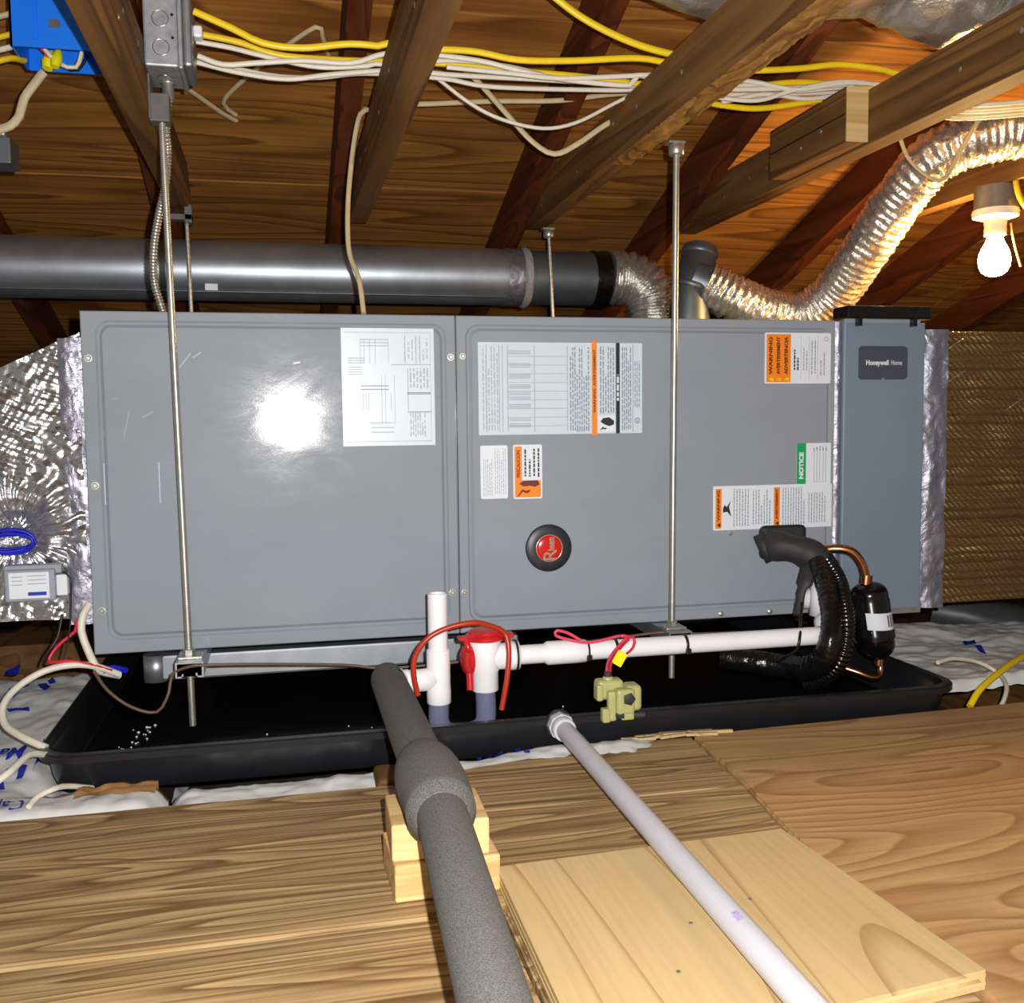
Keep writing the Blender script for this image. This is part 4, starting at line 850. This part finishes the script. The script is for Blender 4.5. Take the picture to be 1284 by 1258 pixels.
# ================================================================== ELECTRICAL BOXES
a, b = PY(172, 78, -.10), PY(224, 78, -.10)
jz = a.z-.003; sbx = thing('steel_junction_box', (.155, -.05, jz), 'galvanised steel junction box fixed to the leftmost tie', 'junction box')
jx0, jx1, jy0, jy1 = .1185, b.x, -.10, .0
body = put('box_body', box(jx0, jx1, jy0, jy1, jz, jz+.105, .003), 'galvanised_box', sbx)
cv = put('cover_ring', box(jx1, jx1+.006, jy0-.002, jy1+.002, jz-.002, jz+.107, .002), 'galvanised_box', sbx)
put('cover', box(jx1+.006, jx1+.019, jy0+.004, jy1-.004, jz+.003, jz+.102, .005, 3), 'galvanised', sbx)
for z in (jz+.026, jz+.066): put('knockout', ring(((jx0+jx1)/2, jy0, z), (0, -1, 0), .0112, .0008), 'knock', body)
put('knockout', ring(((jx0+jx1)/2, -.05, jz), (0, 0, -1), .0112, .0008), 'knock', body)
for z in (jz+.04, jz+.072): put('screw_hole', lathe([(.0022, 0), (.0022, .0008)], (jx1-.007, jy0, z), (0, -1, 0), 10), 'black_wire', body)
put('connector', box(jx1+.019, jx1+.032, -.07, -.045, jz+.055, jz+.072, .003), 'pvc_white', sbx)
put('conduit_connector', join(lathe([(.0085, -.026), (.0085, -.004), (.011, -.003), (.011, 0)], (.143, -.03, jz), (0, 0, 1), 16)), 'zinc', sbx)
cpts = [(.143, -.03, jz-.02), PY(208, 165, -.02), PY(210, 190, .0), PY(207, 235, .02), PY(199, 272, .05), PY(193, 310, .07), PY(193, 350, .09), PY(201, 380, .10), PY(205, 392, .10)]
put('metal_conduit', tube(cpts, lambda s, a: .0062+.0009*math.sin(2*math.pi*(s/.0055)), 12, .0013), 'zinc', None, 'flexible metal conduit from the steel box down to the unit', 'conduit')
# blue plastic box open at the bottom
na, nb = PY(13, 57, .02), PY(116, 62, .02); zbx = na.z
fa, fb = PZ(28, 86, zbx), PZ(133, 97, zbx); yb0 = .02; yb1 = (fa.y+fb.y)/2
bx0, bx1 = na.x, .0765
blu = thing('blue_outlet_box', ((bx0+bx1)/2, .1, zbx), 'bright blue plastic wiring box open at the bottom, left of the leftmost tie', 'junction box')
bw = .003; zt3 = zbx+.09
put('shell', join(box(bx0, bx1, yb0, yb0+bw, zbx, zt3), box(bx0, bx1, yb1-bw, yb1, zbx, zt3), box(bx0, bx0+bw, yb0, yb1, zbx, zt3), box(bx1-bw, bx1, yb0, yb1, zbx, zt3), box(bx0, bx1, yb0, yb1, zt3-bw, zt3)), 'blue_plastic', blu)
for u in (.2, .23, .66, .7): put('rib', box(bx0+(bx1-bx0)*u, bx0+(bx1-bx0)*u+.002, yb0-.0022, yb0, zbx+.012, zt3-.002), 'blue_plastic', blu)
put('cable_clamp', box(bx0+.055, bx0+.07, yb0-.002, yb0, zbx+.03, zbx+.042, .0005), 'dark_box', blu)
for u, v, rr_ in ((.26, .5, .011), (.34, .4, .009)):
    put('wire_nut', lathe([(rr_*.7, -.01), (rr_, 0), (rr_*.8, .012), (rr_*.4, .02)], (bx0+(bx1-bx0)*u, yb0+(yb1-yb0)*v, zbx-.004), (.2, .3, 1), 10), 'tag_yellow', blu)
mid = yb0+.03
put('inner_wire', tube([(bx0+.04, mid, zbx+.01), (bx0+.055, mid+.02, zbx-.004), (bx0+.08, mid+.03, zbx-.006), (bx0+.095, mid+.01, zbx+.02)], .0034, 8), WC, blu)
put('inner_wire', tube([(bx0+.035, mid, zbx+.01), (bx0+.052, mid+.03, zbx-.003), (bx0+.075, mid+.04, zbx-.004), (bx0+.09, mid+.03, zbx+.02)], .0026, 8), 'red_wire', blu)
put('inner_wire', tube([(bx0+.036, mid, zbx+.012), (bx0+.056, mid+.04, zbx-.002), (bx0+.08, mid+.05, zbx-.003), (bx0+.094, mid+.05, zbx+.02)], .0026, 8), 'black_wire', blu)
for k, (y_, m_, wd) in enumerate(((46, YC, 'upper yellow'), (62, WC, 'middle white'), (76, YC, 'lower yellow'), (20, 'old_cable', 'topmost off-white'))):
    put('electric_cable', tube([PY(-30, y_+6, .05), PY(-6, y_+2, .05), PY(14, y_-3, .06)]+([PY(30, y_, .09)] if k == 2 else []), .006, 8, .01, flat=.7), m_, None, wd+' cable entering the blue box at the left edge', 'cable', 'cables into the blue box')
put('electric_cable', tube([PY(55, 90, .12), PY(44, 104, .12), PY(30, 124, .12), PY(24, 146, .12), PY(12, 158, .12), PY(-2, 162, .12)], .0072, 8, .01, flat=.55, flatdir=(0, 1, 0)), 'old_cable', None, 'off-white cable curving from the blue box down to the left edge', 'cable', 'cables into the blue box')
a, b = PY(-40, 168, .13), PY(14, 205, .13)
hb = thing('metal_switch_box', ((a.x+b.x)/2, .16, b.z), 'old metal box at the left edge below the blue box', 'junction box')
put('box_body', box(a.x, b.x, .13, .19, b.z, a.z, .003), 'dark_galv', hb); put('clamp', box(b.x-.03, b.x-.005, .12, .14, a.z-.002, a.z+.014, .003), 'zinc', hb)

# ================================================================== LAMP
lp = PZ(1246, 234, TB); lx, ly = lp.x+.006, lp.y
lm = thing('bare_bulb_lamp', (lx, ly, TB-.2), 'glowing bare bulb in a white lampholder on a round box', 'lamp')
put('round_box', lathe([(.041, 0), (.041, -.044), (.039, -.046)], (lx, ly, TB-.001), (0, 0, 1), 32), 'dark_box', lm)
put('lampholder', lathe([(.030, -.044), (.043, -.046), (.045, -.052), (.043, -.060), (.030, -.064), (.022, -.066), (.0205, -.082), (.0215, -.084), (.0205, -.096), (.016, -.098)], (lx, ly, TB), (0, 0, 1), 32), 'porcelain', lm)
bp = [(.0135, -.094), (.0145, -.100), (.018, -.110), (.0245, -.122), (.029, -.134), (.0305, -.146), (.029, -.158), (.024, -.168), (.015, -.175), (.004, -.1775)]
bo = put('glass_bulb', lathe(bp, (lx, ly, TB), (0, 0, 1), 32), 'bulb_glow', lm, 'glowing warm white bulb')
put('electric_cable', tube([PY(1296, 118, .1), PY(1284, 150, .1), PY(1277, 175, .1), PY(1273, 205, .09), PY(1276, 240, .08), PY(1290, 262, .08), PY(1306, 255, .09), PY(1318, 225, .1), PY(1322, 180, .1)], .0055, 8, .01), YC, None, 'yellow cable looping beside the lampholder', 'cable')
put('electric_cable', tube([PY(1292, 170, .12), PY(1282, 190, .12), PY(1282, 215, .12), PY(1292, 228, .12)], .004, 8, .01), WC, None, 'white cable at the right edge behind the yellow loop', 'cable')
put('pull_chain', tube([(lx+.02, ly-.02, TB-.075), (lx+.03, ly-.022, TB-.12), (lx+.045, ly-.022, TB-.16)], .003, 8, .006), 'brass', None, 'pull chain hanging beside the glowing bulb', 'chain')

# ================================================================== INSULATION BAGS
def bag(name, x0, x1, y0, y1, hf, label, nx=70, ny=60, mat='bag_plastic'):
    t = thing(name, ((x0+x1)/2, (y0+y1)/2, -.05), label, 'insulation', 'insulation bags')
    def top(u, v):
        x = x0+(x1-x0)*u; y = y0+(y1-y0)*v; e = min(u, 1-u, v, 1-v); return (x+.006*nz(y*20, 3), y+.006*nz(x*20, 5), hf(x, y)-(.02*(1-e/.04)**2 if e < .04 else 0))
    put('wrapper', grid(top, nx, ny), mat, t)
    return t
def crease(x, y, s): return .010*nz(x*9+s, y*9)+.006*abs(nz(x*24+s, y*14, 2))+.003*nz(x*60+s, y*60)
def hL(x, y): return -.002+.06*max(0, y+.15)+crease(x, y, 1)-(.03 if x > -.03 and y > -.262 else 0)-.8*max(0, x+.06)*(1 if y > -.262 else .03)
bagL = bag('insulation_bag', -.62, .13, -.352, .30, hL, 'white plastic insulation bag with blue print left of the pan', 110, 70)
def hF(x, y): return -.016+.016*min(1, max(0, (x-.42)/.25))-.10*max(0, x-.8)+.8*crease(x, y, 6)-max(0, (y+.262))*.9-max(0, -.28-y)*.2
bagF = bag('insulation_bag', .135, .868, -.345, -.20, hF, 'white plastic insulation bag showing between the pan and the floor boards', 110, 40)
def hR(x, y): return .008+1.1*crease(x*.6, y, 9)+.010*abs(nz(x*6+y*14, 4.2))+.12*max(0, y-.02)-.03*max(0, x-1.6)
bagR = bag('insulation_bag', 1.385, 1.95, -.13, .24, hR, 'pale crumpled insulation bag right of the pan', 90, 80)
def drape(me, hf, off=.004):
    for v in me.vertices: v.co.z = hf(v.co.x, v.co.y)+off
    return me
def flat_text(body, size, x, y, rot, hf, parent, bold=.0, sx=1.0, sy=2.4):
    m = text_mesh(body, size, Matrix.Translation((x, y, 0))@Matrix.Rotation(rot, 4, 'Z')@Matrix.Diagonal((1, sy, 1, 1)), bold, sx=sx)
    bm = bmesh.new(); bm.from_mesh(m); bmesh.ops.triangulate(bm, faces=bm.faces); bmesh.ops.subdivide_edges(bm, edges=[e for e in bm.edges if e.calc_length() > .008], cuts=2, use_grid_fill=True); bm.to_mesh(m); bm.free()
    return put('lettering', drape(m, hf), 'bag_print', parent)
def flat_patch(pts, hf, parent, mat='bag_print'):
    P = [PZ(x, y, hf(PZ(x, y, 0).x, PZ(x, y, 0).y)) for x, y in pts]
    a, b, c, d = P
    m = grid(lambda u, v: (a.lerp(b, u)).lerp(d.lerp(c, u), v), 8, 8); return put('printed_patch', drape(m, hf), mat, parent)
q = PZ(10, 949, .0); flat_text('Mar', .030, q.x, q.y, math.pi+.06, hL, bagL, .0008)
q = PZ(0, 1018, .0); flat_text('Cape', .024, q.x+.0, q.y+.012, math.pi+.12, hL, bagL, .0004)
for pts in (((44, 964), (60, 962), (58, 984), (42, 986)), ((26, 962), (35, 963), (28, 984), (20, 983)), ((8, 968), (20, 964), (16, 976), (11, 978)), ((0, 980), (4, 978), (6, 992), (-4, 994)),
            ((46, 856), (58, 852), (64, 860), (56, 869)), ((59, 848), (66, 845), (70, 853), (63, 855)), ((22, 862), (30, 854), (38, 860), (30, 864)), ((10, 864), (14, 864), (26, 870), (16, 876)), ((8, 887), (36, 882), (37, 885), (12, 890)), ((8, 836), (26, 829), (22, 842), (6, 842))):
    flat_patch(pts, hL, bagL)
for pts in (((604, 940), (618, 938), (616, 950), (608, 948)), ((618, 940), (630, 937), (630, 946), (620, 948)), ((645, 937), (652, 936), (653, 942), (646, 943)), ((598, 953), (604, 951), (603, 957), (597, 958)), ((656, 945), (665, 944), (664, 948), (658, 948)), ((310, 966), (330, 963), (334, 967), (312, 970)), ((368, 960), (376, 957), (376, 963), (370, 964))):
    flat_patch(pts, hF, bagF)
for pts in (((1207, 801), (1222, 799), (1224, 803), (1210, 806)), ((1219, 804), (1228, 805), (1238, 815), (1230, 816))): flat_patch(pts, hR, bagR)
# kraft scrap, old wood scrap under the front of the pan
q = PZ(148, 1000, -.012); put('kraft_scrap', grid(lambda u, v: (q.x-.05+.1*u, q.y-.03+.05*v, hL(q.x-.05+.1*u, q.y-.03+.05*v)+.005+.004*nz(u*4, v*4)), 16, 10), 'kraft', None, 'torn brown kraft paper scrap at the front left edge of the pan', 'paper')
q = PZ(487, 972, -.012); put('wood_stub', box(q.x-.02, q.x+.035, -.335, -.268, -.03, .0, .006), 'joist_wood', None, 'dark wood stub showing behind the foam pipe under the pan edge', 'block')
# board below the plenum, pale jacketed duct at the right
put('wood_board', box(-1.2, -.02, .46, .60, -.022, .05, .003), 'joist_wood', None, 'brown board lying under the foil plenum', 'board')
put('jacketed_duct', tube([PY(1170, 765, .62), PY(1230, 778, .55), PY(1290, 790, .5), PY(1400, 815, .4)], lambda s, a: .055+.004*nz(s*20, a*2), 24, .02), 'grey_jacket', None, 'dark grey jacketed duct lying on the attic floor at the right', 'duct')
put('floor_batten', box(1.40, 2.4, -.205, -.165, -.06, -.03, .002), 'joist_wood', None, 'brown batten behind the plywood at the right', 'board')
